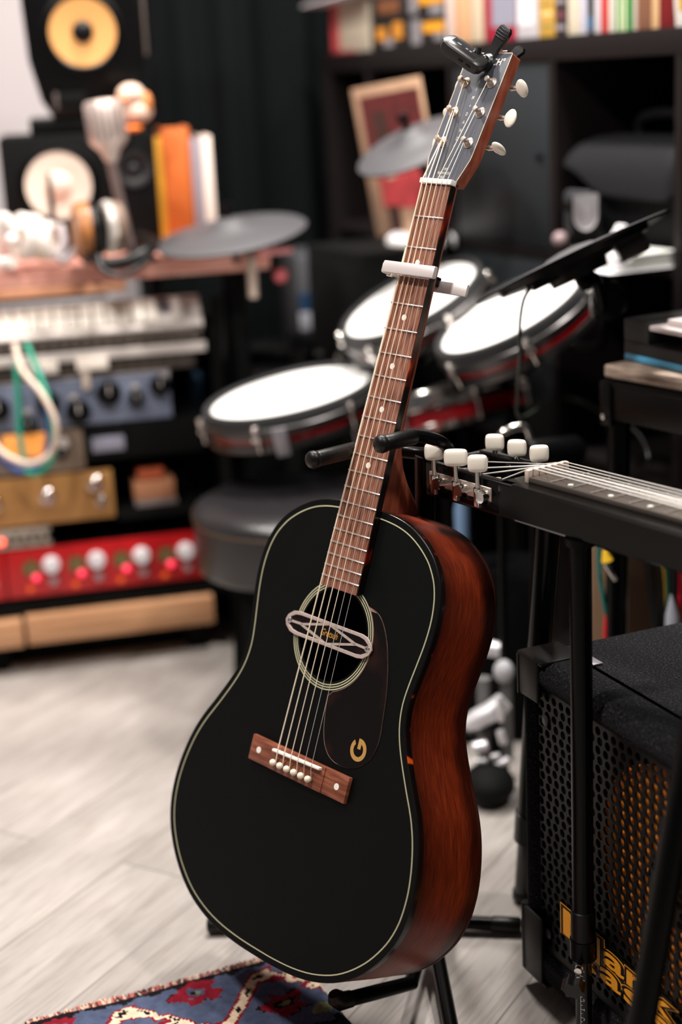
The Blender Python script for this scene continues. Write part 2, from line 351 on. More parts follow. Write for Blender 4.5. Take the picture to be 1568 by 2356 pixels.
mb.loft([[(x, y, TOPZ - 0.25) for x, y in inset(OUT, 2.5)], [(x, y, TOPZ - 0.15) for x, y in inset(OUT, 0.9)], [(x, y, TOPZ - 0.7) for x, y in inset(OUT, 0.1)], [(x, y, TOPZ - 2) for x, y in inset(OUT, -0.15)], [(x, y, TOPZ - 8.2) for x, y in inset(OUT, -0.15)], [(x, y, TOPZ - 8.2) for x, y in inset(OUT, 2.5)]], caps=False)
mb.build('binding', TORTB, g)
mb = MB(); mb.loft([[(x, y, TOPZ - Dp(y) + 4) for x, y in inset(OUT, -0.2)], [(x, y, TOPZ - Dp(y) + 1) for x, y in inset(OUT, -0.2)], [(x, y, TOPZ - Dp(y)) for x, y in inset(OUT, 1)], [(x * .5, -600 + (y + 600) * .5, TOPZ - Dp(y) - 4) for x, y in OUT], [(x * .02, -600 + (y + 600) * .02, TOPZ - Dp(-600) - 5) for x, y in OUT]], caps=False)
mb.loft([[(x, y, TOPZ - Dp(y) + 4) for x, y in inset(OUT, -0.2)], [(x * .02, -600 + (y + 600) * .02, TOPZ - Dp(-600) + 3) for x, y in OUT]], caps=False)
mb.build('back', mat('dark_mahogany_back', (58, 22, 12), 0.45), g)
curve_plate('purfling', [inset(OUT, 7.4), inset(OUT, 8.7)], TOPZ - 0.3, TOPZ + 0.06, PURF, g)
for r0, r1 in ((59.9, 58.5), (57.1, 55.8), (54.4, 53.2)):
    curve_plate('rosette_ring', [circ(0, -496, r0, 72), circ(0, -496, r1, 72)], TOPZ - 0.3, TOPZ + 0.06, PURF, g)
# label paper and brace inside
MB().bx((-45, -560, TOPZ - 10), (45, -552, TOPZ - 3.2)).build('brace', mat('spruce_brace', (120, 84, 50), 0.7), g)
# neck
LS = 635.0
def fy(n): return -LS * (1 - 2 ** (-n / 12.0))
def hw(y): return (44 + 14 * min(1, -y / 435.0)) / 2
mb = MB(); rings = []
for y, d, k in ((6, 13, .96), (0, 15, 1), (-12, 14.5, 1), (-60, 14.5, 1), (-150, 15.5, 1), (-230, 17, 1), (-262, 20, 1), (-285, 27, 1), (-303, 38, .97), (-318, 54, .93), (-330, 70, .88), (-341, 83, .84), (-352.5, 90, .8)):
    h_ = hw(y) - 0.4; rg = []
    for i in range(17):
        a = PI * i / 16; c = math.cos(a); s_ = math.sin(a)
        ex = abs(c) ** (0.9 if d < 30 else 0.75) * (1 if c > 0 else -1)
        wd = 1 - (1 - k) * 0 - (0.5 if d > 30 else 0.0) * (s_ ** 1.5) * min(1, (d - 30) / 50.0 if d > 30 else 0)
        rg.append((h_ * ex * wd, y, -6 - d * s_))
    rings.append(rg)
mb.loft(rings); mb.build('neck', MAHOG2, g, sharp=50)
mb = MB(); 
def brd(y): return hw(y)
n_ = 24; ys = [-0.5 - 445.5 * i / n_ for i in range(n_ + 1)]
outb = [(brd(y) - 1.3, y) for y in ys] + [(-brd(y) + 1.3, y) for y in reversed(ys)]
MB().prism(outb, -8.05, 0).build('fretboard', FRETWOOD, g)
MB().prism([(brd(y), y) for y in ys] + [(brd(y) - 1.3, y) for y in reversed(ys)], -8.0, -0.15).build('fretboard_binding', TORT, g)
MB().prism([(-brd(y), y) for y in ys] + [(-brd(y) + 1.0, y) for y in reversed(ys)], -8.0, -0.1).build('fretboard_binding', mat('cream_edge', (236, 226, 200), 0.4), g)
fret0 = None
FRETM = mat('nickel_silver_fret', (228, 220, 216), 0.25, metal=0.9)
for n in range(1, 21):
    y = fy(n); h_ = hw(y) - 0.5
    MB().tube([(-h_, y, 0.0), (-h_ + 0.8, y, 0.55), (h_ - 0.8, y, 0.55), (h_, y, 0.0)], 1.0, 8).build('fret', FRETM, g)
for n in (3, 5, 7, 9, 12):
    MB().lathe([(3.3, -0.2), (3.3, 0.12)], 24, Matrix.Translation((0, (fy(n) + fy(n - 1)) / 2, 0))).build('fret_marker', mat('pearl_dot', (240, 236, 228), 0.3), g)
MB().box((0.5, 3, -1), (46, 5.6, 9.0), None, 0.8).build('nut', mat('bone_nut', (248, 242, 232), 0.35), g)
# headstock
HM = Matrix.Translation((0, 0, -4)) @ Matrix.Rotation(-math.radians(10.9), 4, 'X')
hr = [(22.6, 4), (24, 9), (28, 22), (30.6, 31), (31, 36), (32, 155.5), (30.8, 157)]
HO = hr + [(-x, y) for x, y in reversed(hr)]
K_head = mat('headstock_face_painted_sheen', (74, 76, 84), 0.3, coat=0.3)  # black face lifted to grey: its reflection is put into the base colour
mb = MB(HM); mb.prism([(x * .995, y) for x, y in HO], -15.0, -1.3); mb.build('headstock', MAHOG2, g, sharp=25)
curve_plate('headstock_veneer', [HO], -1.3, 0.0, K_head, g, bev=0.3, M=HM)
curve_plate('headstock_binding', [HO, inset(HO, 0.9)], -0.4, 0.05, mat('pale_edge', (196, 180, 160), 0.4), g, M=HM)
for i, ch in enumerate('JIM+DANDY'):
    text_obj('letter', ch, 5.6, HM @ Matrix.Translation((0.3, 122.8 - 9.7 * i, 0.05)), LABELINK, g, sx=0.75, ext=0.04, off=0.02)
text_obj('neck_lettering', 'STEEL\nREINFORCED\nNECK', 4.0, HM @ Matrix.Translation((0.3, 14.5, 0.05)), LABELINK, g, sx=0.75, ext=0.04, off=0.03, line=1.15)
text_obj('maker_lettering', 'GRETSCH\u00b0', 11.2, HM @ Matrix.Translation((1.5, 145.5, 0.05)), mat('cream_ink', (226, 222, 206), 0.5), g, ext=0.05, off=0.18, shear=0.15, sx=0.88)
POSTS = [(s_ * 19.2, y_) for s_ in (-1, 1) for y_ in (50.5, 86.0, 121.0)]
GOLDISH = mat('warm_nickel', (240, 214, 190), 0.22, metal=0.75)
ANG = {(1, 0): 78, (1, 1): 8, (1, 2): 52, (-1, 0): 30, (-1, 1): 60, (-1, 2): 15}
for s_ in (-1, 1):
    for k, y_ in enumerate((50.5, 86.0, 121.0)):
        T = HM @ Matrix.Translation((s_ * 19.2, y_, 0))
        tm = MB(T); tm.lathe([(6.2, 0), (6.2, 0.7), (5.2, 1.3), (4.2, 1.6), (4.2, 2.6), (3.4, 3.0), (0.5, 3.0)], 24); base = tm.build('tuning_machine', GOLDISH if s_ < 0 else NICKEL, g)
        MB(T).lathe([(3.1, 2.5), (3.0, 4.2), (2.4, 5.2), (2.4, 6.4), (3.0, 7.4), (3.1, 10.6), (2.5, 11.3), (0.01, 11.4)], 24).build('tuning_post', GOLDISH if s_ < 0 else NICKEL, base)
        yb = y_ + 5.0; zb = -19.5
        m2 = MB(HM); m2.use(NICKEL); m2.box((s_ * 20, yb - 3, -17), (11, 19, 4), None, 1.0); m2.lathe([(6.5, -20.5), (6.5, -17)], 20, Matrix.Translation((s_ * 19.2, y_, 0)))
        m2.rod((s_ * 20, yb, zb), (s_ * 33, yb, zb), 2.0); m2.rod((s_ * 30, yb, zb), (s_ * 38, yb, zb), 3.0, r2=2.3)
        m2.build('tuning_gear', None, base)
        a = math.radians(ANG[(s_, k)])
        mb2 = MB(HM @ Matrix.Translation((s_ * 44.5, yb, zb)) @ Matrix.Rotation(a, 4, 'X'))
        mb2.sphere((0, 0, 0), 1.0, 24, 14, (7.6, 10.2, 3.4)); mb2.sphere((-s_ * 3, 0, 0), 1.0, 16, 10, (5.2, 8.0, 3.3))
        mb2.build('tuning_button', IVORY, base, sharp=60)
# bridge
mb = MB(); mb.box((0.5, -645.5, -5.3), (156, 28.6, 5.6), None, 0.7); mb.box((0, -645.5, -4.6), (86, 28.2, 7.0), None, 0.6); mb.build('bridge', BRIDGEWOOD, g)
for x in (-63.5, 63.5): MB().lathe([(3.6, -2.6), (3.6, -2.2)], 24, Matrix.Translation((x, -645.8, 0))).build('bridge_inlay', mat('pearl_dot', (240, 236, 228), 0.3), g)
sd = MB(Matrix.Translation((0.5, -636.0, 1.0)) @ Matrix.Rotation(math.radians(2.0), 4, 'Z')); sd.box((0, 0, 0), (76, 3.4, 6.0), None, 1.2); sd.build('saddle', mat('bone_nut', (248, 242, 232), 0.35), g)
PX = [-31.5 + 11.4 * i for i in range(6)]
for x in PX:
    m_ = MB(Matrix.Translation((x, -650.2, 0))); m_.lathe([(2.3, -6), (2.4, 0.4), (3.2, 1.0)], 16); m_.sphere((0, 0, 3.4), 3.9, 18, 12); m_.build('bridge_pin', CREAM, g, sharp=60)
# strings
GA = [1.35, 1.1, 0.85, 0.65, 0.45, 0.36]
order = [(-1, 0), (-1, 1), (-1, 2), (1, 2), (1, 1), (1, 0)]
for i in range(6):
    xn = -17.8 + 7.15 * i; xs = -27.5 + 11.0 * i; s_, k = order[i]; py = (50.5, 86.0, 121.0)[k]
    p3 = HM @ Vector((s_ * 19.2 - s_ * 2.4, py - 1, 5.2)); p4 = HM @ Vector((s_ * 19.2 + s_ * 2.2, py + 2.0, 5.4)); p5 = HM @ Vector((s_ * 19.2, py - 2.7, 6.0))
    r = GA[i] / 2 * (1.0 if i > 3 else 1.0) + 0.1
    m_ = MB(); m_.tube([(PX[i] + 1, -648, 0), (xs, -637.5, 4.4), (xs, -636, 4.5), (xn * 1.04, -94, 2.5), (xn, -2, 3.6), (xn, 3, 3.9), (xn, 5, 3.6), p3, p4, p5], r, 8)
    m_.build('guitar_string', BRONZE if i < 4 else STEELSTR, g, sharp=60)
# pickguard and its emblem
pg = [(42.6, -453.6), (52.1, -455.1), (60, -458.2), (67, -463.7), (75, -474), (81, -485), (86, -497), (91.5, -514), (96.7, -535.6), (99.7, -558.2), (101.8, -577), (101.6, -587), (99.0, -598.4), (94.5, -607), (87.9, -613.8), (81, -619), (73.0, -622.5), (65, -624.2), (56, -624.8), (46, -623.6), (36, -619), (27, -609), (21, -594), (17, -575), (15.8, -559.5)]
pgs = spl2(pg, 3)
arc = []
a0 = math.atan2(-559.5 + 496, 15.8); a1 = math.atan2(-453.6 + 496, 42.6)
for i in range(1, 20): a = a0 + (a1 - a0) * i / 20; arc.append((61.2 * math.cos(a), -496 + 61.2 * math.sin(a)))
pgo = curve_plate('pickguard', [pgs + arc], TOPZ - 0.1, TOPZ + 1.1, TORTD, g, bev=0.3)
curve_plate('pickguard_edge', [pgs + arc, inset(pgs + arc, 0.55)], TOPZ, TOPZ + 1.13, mat('pale_pickguard_edge', (150, 118, 106), 0.35), g)
def gpoly():
    o = []
    for i in range(31): a = math.radians(42 + (352 - 42) * i / 30); o.append((12.2 * math.cos(a), 12.2 * math.sin(a)))
    o += [(12.2, 2.0), (1.0, 2.0), (1.0, -2.8), (7.0, -2.8)]
    for i in range(25): a = math.radians(332 - (332 - 48) * i / 24); o.append((7.4 * math.cos(a), 7.4 * math.sin(a)))
    return o
curve_plate('letter_emblem', [gpoly()], 0, 0.25, GOLDINK, pgo, M=Matrix.Translation((77.3, -601.0, TOPZ + 1.1)) @ Matrix.Rotation(PI / 2, 4, 'Z') @ Matrix.Diagonal((1.0, 0.95, 1, 1)))
# soundhole pickup
cx0, cy0 = -3.6, -496.3
def rr_(hx, hy, kx, n=8):
    pts = []
    pts += [(kx, hy), (kx + (hx - kx) * .45, hy * .88), (hx - 2.5, hy * .45), (hx, 0), (hx - 2.5, -hy * .45), (kx + (hx - kx) * .45, -hy * .88), (kx, -hy)]
    full = pts + [(-x, -y) for x, y in pts]
    return [(x + cx0, y + cy0) for x, y in full]
PKM = Matrix.Translation((0, 0, TOPZ + 0.2))
pk = curve_plate('soundhole_pickup', [rr_(67.0, 11.6, 48)], 0, 2.6, TORTD, g, M=PKM)
PKF = mat('satin_pickup_metal', (196, 178, 170), 0.4, metal=0.35)
fr = curve_plate('pickup_frame', [rr_(68.5, 13.2, 50), rr_(64.0, 9.4, 46.5)], 2.0, 4.2, PKF, pk, bev=0.4, M=PKM)
def bar(mb_, a, b, w_, z0, z1):
    a = Vector((a[0] + cx0, a[1] + cy0)); b = Vector((b[0] + cx0, b[1] + cy0)); t = (b - a).normalized(); n = Vector((-t.y, t.x)) * w_ / 2
    mb_.prism([tuple(a + n), tuple(a - n), tuple(b - n), tuple(b + n)], z0, z1)
mb = MB(PKM)
for s_ in (-1, 1):
    bar(mb, (s_ * 61, 0), (s_ * 43, 0.4), 2.6, 2, 3.9); bar(mb, (s_ * 43.5, 0), (s_ * -2.0 if s_ > 0 else 0, 11), 2.6, 2, 3.9); bar(mb, (s_ * 43.5, 0), (0, -11), 2.6, 2, 3.9)
    bar(mb, (s_ * -9, 11 * s_), (s_ * 9, 11 * s_), 2.6, 2, 3.9)
mb.build('pickup_truss', PKF, pk)
for s_ in (-1, 1): m_ = MB(PKM @ Matrix.Translation((cx0 + s_ * 62, cy0, 0))); m_.use(CHROME); m_.lathe([(3.6, 3), (3.6, 4.4), (3.0, 5.2), (1.0, 5.5), (0.01, 5.3)], 20); m_.use(K_plastic); m_.box((0, 0, 5.45), (3, 0.6, 0.3)); m_.box((0, 0, 5.45), (0.6, 3, 0.3)); m_.build('screw', None, pk)
text_obj('pickup_script', 'Gretsch', 10.5, PKM @ Matrix.Translation((cx0 + 0.5, cy0 + 0.3, 2.7)), mat('gold_foil', (224, 160, 60), 0.35, metal=0.4), pk, ext=0.06, off=0.0, shear=0.45, sx=0.78)

# capo: a thing of its own, clamped on the neck
CAPO = mat('satin_silver_capo', (232, 222, 220), 0.38, metal=0.45)
cp = bpy.data.objects.new('guitar_capo', None); COL.objects.link(cp); cp.matrix_world = GM @ Matrix.Translation((0, -95, 0)); tag(cp, 'silver spring capo clamped across the guitar neck near the headstock', 'capo')
m_ = MB(); m_.box((0.5, 0, 9.6), (76, 13, 6.5), None, 1.6); m_.build('capo_bar', CAPO, cp)
MB().box((2, 0, 4.6), (52, 8, 3.6), None, 1.2).build('capo_pad', mat('clear_rubber_pad', (190, 180, 172), 0.5), cp)
m_ = MB(); m_.box((-37.5, -1, -4), (6, 12, 30), None, 2.2); m_.box((-22, -1, -19), (32, 11, 6), None, 2.0); m_.build('capo_arm', CAPO, cp)
m_ = MB(); m_.box((26, -8, -31), (50, 13, 4.5), Matrix.Rotation(math.radians(4), 4, 'Y'), 1.5); m_.build('capo_lever', CAPO, cp)
m_ = MB(); m_.box((6, -4, -25), (10, 11, 14), None, 1.5); m_.build('capo_hinge', K_plastic, cp)
m_ = MB(); m_.rod((-37.5, -8.2, -1), (-37.5, -5, -1), 3.4); m_.build('capo_screw', CHROME, cp)

# clip on tuner
tn = bpy.data.objects.new('clip_on_tuner', None); COL.objects.link(tn); tn.matrix_world = GM @ HM @ Matrix.Translation((9, 157, 0)); tag(tn, 'black clip-on tuner gripping the top edge of the guitar headstock', 'tuner')
K_tun = mat('glossy_black_plastic', (20, 20, 21), 0.28, coat=0.1)
def paddle(name, z0, zt, wd, top, mm):
    rings = []
    for y, z, w_ in ((-22, z0 + 0.5, wd * .95), (-14, z0, wd), (-6, z0 + 1.2, wd * .75), (2, z0 + 2.8 * (1 if zt > 0 else -1), wd * .62), (10, z0 + (zt) * .6, wd * .8), (18, z0 + zt * .9, wd), (top - 3, z0 + zt, wd * .9), (top, z0 + zt, wd * .55)):
        t = 2.0; rings.append([(-w_ / 2, y, z - t), (w_ / 2, y, z - t), (w_ / 2 + .6, y, z), (w_ / 2, y, z + t), (-w_ / 2, y, z + t), (-w_ / 2 - .6, y, z)])
    return MB(Matrix.Rotation(math.radians(-27), 4, 'Z')).loft(rings).build(name, mm, tn, sharp=40)
pf = paddle('clip_jaw', 3.2, 7, 21, 27, K_tun)
for i in range(4): MB(Matrix.Rotation(math.radians(-27), 4, 'Z')).box((0, 13 + 3.2 * i, 12.0 + .1 * i), (17, 0.9, 1.0), None, .3).build('grip_rib', K_plastic, pf)
paddle('clip_jaw', -18.5, -5, 15, 22, K_matte)
m_ = MB(); m_.rod((0, 4, -16), (0, 4, 1), 2.2); m_.rod((-7, 6, -8), (7, 6, -8), 1.2); m_.build('clip_spring', CHROME, tn)
m_ = MB(); m_.lathe([(9.2, 0), (9.2, 2.6), (7.5, 4.2), (6.5, 4.4)], 28, Matrix.Translation((-4, -14, 4.5))); m_.sphere((-4, -14, 10), 5.2); m_.build('swivel_ring', K_tun, tn)
m_ = MB(); m_.rod((-5, -13, 11), (-11, -11, 21), 3.4); m_.rod((-9, -20, 16), (-9, -6, 19), 4.0); m_.build('swivel_arm', K_tun, tn)
m_ = MB(); m_.rod((-9, -21.2, 15.8), (-9, -20, 16), 2.0); m_.build('hinge_screw', CHROME, tn)
# display pod, long axis to the left
DP = Matrix.Translation((-19, -17, 26)) @ Matrix.Rotation(math.radians(-22), 4, 'Z') @ Matrix.Rotation(math.radians(32), 4, 'Y') @ Matrix.Rotation(math.radians(-52), 4, 'X')
m_ = MB(DP); rings = []
pod = [(27, 6), (24, 11.5), (16, 13), (-16, 13), (-24, 11), (-28, 5), (-28, -5), (-24, -11), (-16, -13), (16, -13), (24, -11.5), (27, -6)]
for z, k in ((-7, .86), (-5.5, .97), (-2, 1), (2, 1), (5.2, .97), (6.6, .87)): rings.append([(x * k, y * k, z) for x, y in pod])
m_.loft(rings); dpo = m_.build('display_pod', mat('smoky_black_plastic', (30, 27, 26), 0.38), tn, sharp=35)
MB(DP).box((-2, 0.5, 6.5), (34, 15, 0.5), None, .2).build('display_screen', mat('dark_screen', (40, 38, 40), 0.15), dpo)
for x in (4, 14): MB(DP).box((x, -12.6, 0), (6.5, 1.2, 3.0), None, .5).build('tuner_button', K_plastic, dpo)
for x, w_ in ((-10, 5), (0, 3), (5, 3)): MB(DP).box((x, 1, 6.85), (w_, 2.2, 0.2)).build('display_mark', mat('screen_mark', (110, 106, 104), 0.4), dpo)

# ------------------------------------------------------------------ guitar stand
def G_(x, y, z): return GM @ Vector((x, y, z))
gs = thing('guitar_stand', 'black tubular guitar stand holding the acoustic guitar, with foam padded arms', 'stand', (0.085, 1.70, 0))
IV = Matrix.Translation((-0.085, -1.70, 0))
hub = Vector((0.088, 1.733, 0.050)); ytop = G_(12, -281, -70)
MB().tube([ytop, ytop + Vector((0.0, 0.015, -0.05)), Vector((0.09, 1.742, 0.30)), hub + Vector((0, 0.01, 0))], 0.0115, 16).build('pole', K_metal, gs, inv=IV)
ya = [G_(-33, -296, -4), G_(-34, -290, -32), G_(-20, -286, -58), G_(10, -282, -69), G_(45, -275, -65), G_(62, -269.5, -48), G_(65, -265.3, -30), G_(58, -264.4, -14), G_(52, -266.6, 0)]
MB().tube(ya, 0.0068, 14, smooth=5).build('neck_yoke', K_metal, gs, inv=IV)
for a, b in ((G_(-33, -295, -8), G_(-31, -317, 56)), (G_(52.5, -266.4, -3), G_(48, -284, 43))):
    a = Vector(a); b = Vector(b); t = (b - a).normalized()
    m_ = MB(); m_.tube([a, a + t * .002, b - t * .012, b - t * .009], [.008, .0088, .0088, .0078], 18); m_.tube([b - t * .009, b - t * .008, b - t * .004, b, b + t * .002], [.0075, .0095, .0100, .0085, .003], 18)
    m_.build('padded_arm', K_rubber, gs, inv=IV, sharp=50)
fA = Vector((-0.190, 1.7545, 0.0115)); fB = Vector((0.193, 1.718, 0.0115))
MB().rod(hub + Vector((0, 0, -.03)), hub + Vector((0, 0, .06)), 0.019, 20).build('hub', K_plastic, gs, inv=IV)
for a, b in ((hub + Vector((0, .02, -.035)), fA), (hub + Vector((0, .0, -.035)), fB), (Vector((0.082, 1.70, 0.050)), Vector((0.096, 1.40, 0.0115)))):
    o = MB().rod(a, b, 0.0088, 16).build('leg', K_metal, gs, inv=IV)
    t = (Vector(b) - Vector(a)).normalized(); MB().rrod(Vector(b) - t * .035, Vector(b) + t * .004, 0.0100).build('rubber_foot', K_rubber, o, inv=IV)
a0_ = hub + Vector((-.0, -.02, -.005))
for P1, P2 in ((fl(945, 2262, .045), fl(782, 2304, .055)),):
    if P1 is None: continue
    if P2.x < 0: o = MB().tube([a0_, P1, P1.lerp(P2, .5), P2], 0.0085, 16).build('body_cradle', K_metal, gs, inv=IV); MB().tube([P1.lerp(P2, .85), P2, P2 + Vector((-.004, -.002, .006)), P2 + Vector((-.006, -.003, .012))], [.0095, .0105, .0105, .007], 16).build('rubber_tip', K_rubber, o, inv=IV)
    else:
        Q = Vector((P1.x + .03, P1.y - .01, .05)); o = MB().tube([a0_, Vector((.11, 1.62, .045)), Vector((.105, 1.55, .05))], 0.0085, 16).build('body_cradle', K_metal, gs, inv=IV)

# ================================================================== left: desk, rack and what stands on them
DA = math.radians(12.24)
def dk(s, y, z): c, n = math.cos(DA), math.sin(DA); return Vector((-0.639 + c * s - n * y, 2.692 + n * s + c * y, z))
def dloc(P): # world point -> desk run and depth
    c, n = math.cos(DA), math.sin(DA); d = Vector(P) - Vector((-0.639, 2.692, 0)); return (c * d.x + n * d.y, -n * d.x + c * d.y, d.z)
PINK = ramp_mat('pink_lit_desk_wood', [(0.3, (206, 132, 118)), (0.5, (226, 158, 142)), (0.7, (240, 186, 168))], 14, (1, 8, 8), rough=0.4, spec=0.5)  # wood tone shifted to pink: the pink lighting is put into the colour
PINK2 = ramp_mat('orange_desk_edge_wood', [(0.3, (206, 140, 106)), (0.5, (226, 160, 124)), (0.7, (236, 178, 142))], 14, (1, 8, 8), rough=0.45)
TAN = ramp_mat('tan_pine', [(0.3, (176, 124, 86)), (0.5, (198, 146, 106)), (0.7, (214, 166, 126))], 12, (0.6, 6, 14), rough=0.5)
t = thing('desk', 'pink-lit wooden desk top holding the monitor speakers and headphones', 'desk', dk(0, 0, 0), DA)
m_ = MB(); m_.prism([(-0.84, 0), (0.545, 0), (0.55, .01), (0.55, .06), (0.535, .075), (0.47, .09), (0.44, .14), (0.44, .72), (-0.84, .72)], .704, .733); m_.build('desk_top', PINK, t)
m_ = MB(); m_.box((-0.26, 0.012, 0.6935), (1.10, 0.024, 0.019), None, 0.003); m_.build('front_rail', PINK2, t)
m_ = MB(); m_.box((-0.26, 0.35, 0.66), (1.08, 0.04, 0.05)); m_.build('cross_rail', K_matte, t)
for s_, y_ in ((-0.78, 0.08), (-0.78, 0.66), (0.485, 0.045), (0.415, 0.66)): MB().bx((s_ - .02, y_ - .02, 0), (s_ + .02, y_ + .02, 0.70), None, .003).build('leg', K_matte, t)
# desk clamp and knob at its right end
t = thing('desk_clamp', 'small pale metal clamp gripping the right end of the pink-lit desk', 'clamp', dk(0.512, -0.01, 0.70), DA)
m_ = MB(); m_.rrod((0, 0, -.045), (0, 0, 0.03), .009); m_.build('clamp_screw', mat('pale_metal', (226, 206, 190), 0.4, metal=0.3), t)
m_ = MB(); m_.box((0.045, 0.0, .036), (.06, .02, .012), None, .004); m_.build('clamp_plate', mat('rosy_plastic', (232, 150, 150), 0.35), t)
m_ = MB(); m_.sphere((0.05, -0.005, -.008), .013); m_.build('clamp_knob', mat('rose_knob', (206, 100, 104), 0.4), t)

def knob(mb, x, z, r, h, mk, mp=None, y=0.0):
    T = Matrix.Translation((x, y, z)) @ Matrix.Rotation(PI / 2, 4, 'X')
    mb.use(mk); mb.lathe([(r * 1.12, 0), (r * 1.12, h * .25), (r, h * .3), (r * .9, h), (r * .8, h * 1.05), (0.001, h * 1.05)], 24, T)
    if mp: mb.use(mp); mb.box((0, r * .45, h * 1.07), (r * .16, r * .8, .001), T)
def rack_unit(name, label, s0, s1, z0, z1, face, depth=0.26, y=0.0, body=K_matte):
    t = thing(name, label, name.replace('_', ' '), dk(0, 0, 0), DA)
    MB().bx((s0 + .004, y + .004, z0 + .001), (s1 - .004, y + depth, z1 - .001)).build('chassis', body, t)
    MB().bx((s0, y - .003, z0 + .0005), (s1, y + .003, z1 - .0005), None, .0008).build('face_plate', face, t)
    return t
SIL = mat('pale_silver_panel', (214, 204, 198), 0.5, metal=0.2)
# rack frame
t = thing('equipment_rack', 'black rack frame on a tan wooden base under the pink-lit desk', 'rack', dk(0, 0, 0), DA)
for s_ in (-0.185, 0.446): MB().bx((s_ - .014, 0.0, 0.10), (s_ + .014, .03, 0.61)).build('post', K_matte, t); MB().bx((s_ - .006, 0.03, 0.08), (s_ + .006, .40, 0.61)).build('side_panel', K_matte, t)
MB().bx((-0.19, 0.40, 0.08), (0.44, .41, 0.61)).build('back_panel', K_matte, t)
MB().bx((0.056, -0.02, 0.058), (0.40, .38, 0.112), None, .004).build('base_plank', TAN, t)
MB().bx((-0.5, -0.02, 0.056), (0.050, .38, 0.108), None, .004).build('base_plank', TAN, t)
MB().bx((-0.19, 0.0, 0.113), (0.425, .38, 0.137)).build('bottom_tray', K_matte, t)
for s_ in (-0.45, 0.0, 0.37): MB().bx((s_ - .02, 0.02, 0.0), (s_ + .02, .06, 0.056)).build('foot', K_matte, t)
MB().bx((-0.5, 0.06, 0.0), (0.39, .09, 0.054)).build('plinth', K_matte, t)
t = thing('wood_plank', 'short tan wooden plank lying behind the stool legs', 'plank', dk(0.54, 0.04, 0.0), DA)
MB().box((0, 0.09, 0.098), (0.20, 0.1, 0.04), None, .004).build('plank', TAN, t); MB().box((0, 0.09, 0.039), (0.18, 0.09, 0.078)).build('block', K_matte, t)
# keyboard
KT = Matrix.Translation((0, 0.0, 0.618)) @ Matrix.Rotation(math.radians(52), 4, 'X')
t = thing('keyboard_controller', 'pale keyboard controller on a tilted tray below the pink-lit desk top', 'keyboard', dk(0, 0, 0), DA)
MB(KT).bx((-0.42, -.006, -.022), (0.42, .060, .0), None, .003).build('keybed', SIL, t)
MB(KT).bx((-0.42, -.010, -.004), (0.40, .004, .008), None, .003).build('front_lip', SIL, t)
for i in range(33): MB(KT).bx((-0.41 + .0228 * i, .006, .0), (-0.41 + .0228 * i + .0198, .050, .009), None, .0018).build('key', mat('white_key', (250, 240, 228), 0.3), t)
MB(KT).bx((0.345, .024, .0), (0.366, .052, .004)).build('display', mat('dusk_display', (90, 84, 90), 0.3), t)
for i in range(3): MB(KT).bx((0.372 + .016 * i, .012, .0), (0.384 + .016 * i, .046, .005), None, .001).build('pad_button', SIL, t)
MB().bx((-0.40, .03, .600), (0.415, .26, .616)).build('tray', K_matte, t)
# ribbed strip unit
GRAYB = mat('warm_grey_panel', (104, 92, 84), 0.6)
t = rack_unit('ribbed_vent_panel', 'dark ribbed vent panel right under the pale keyboard', -0.16, 0.415, 0.588, 0.6145, mat('dark_taupe', (66, 56, 50), 0.6)); t['category'] = 'rack panel'
for i in range(30): MB().bx((-0.15 + .0188 * i, -.008, .591), (-0.15 + .0188 * i + .008, -.003, .612)).build('rib', GRAYB, t)
t = rack_unit('patchbay', 'pale patch panel strip with two bright labels above the blue-grey unit', -0.16, 0.42, 0.569, 0.587, SIL, y=-.012); t['category'] = 'patch panel'
for a, b in ((0.108, 0.158), (0.19, 0.245)): MB().bx((a, -.020, .553), (b, -.015, .575), None, .001).build('label_strip', mat('bright_label', (252, 238, 226), 0.5), t)
MB().bx((0.197, -.018, .518), (0.211, -.008, .555), None, .003).build('jack_plug', mat('pale_metal', (226, 206, 190), 0.4, metal=0.3), t)
t = rack_unit('patchbay', 'dark patch bay with a row of sockets above the blue-grey unit', -0.16, 0.40, 0.540, 0.5685, mat('dark_taupe', (66, 56, 50), 0.6)); t['category'] = 'patch bay'
for i in range(24): MB(Matrix.Translation((-0.14 + .0225 * i, -.003, .552)) @ Matrix.Rotation(PI / 2, 4, 'X')).lathe([(.005, 0), (.005, .002), (.003, .002), (.003, 0)], 12).build('socket', GRAYB, t)
# blue grey unit
BLUE = mat('blue_grey_panel', (120, 128, 150), 0.5)
t = rack_unit('compressor', 'blue-grey rack compressor with large black knobs', -0.16, 0.352, 0.453, 0.538, BLUE)
for s_, z_, r_ in ((0.048, .495, .019), (0.097, .462, .014), (0.136, .498, .019), (0.186, .478, .0205), (0.242, .506, .0205), (0.290, .492, .014), (0.334, .512, .017), (-0.02, .49, .019), (-.09, .49, .019)):
    m_ = MB(); knob(m_, s_, z_, r_, .016, K_plastic, SIL, -.003); m_.build('knob', None, t)
for s_, z_ in ((0.18, .505), (0.29, .514), (0.098, .486), (0.345, .53)): MB().box((s_, -.004, z_), (.012, .003, .008), None, .001).build('label_plate', SIL, t)
MB().bx((-0.16, -.0045, .5375), (0.352, .0, .5395)).build('panel_edge', SIL, t)
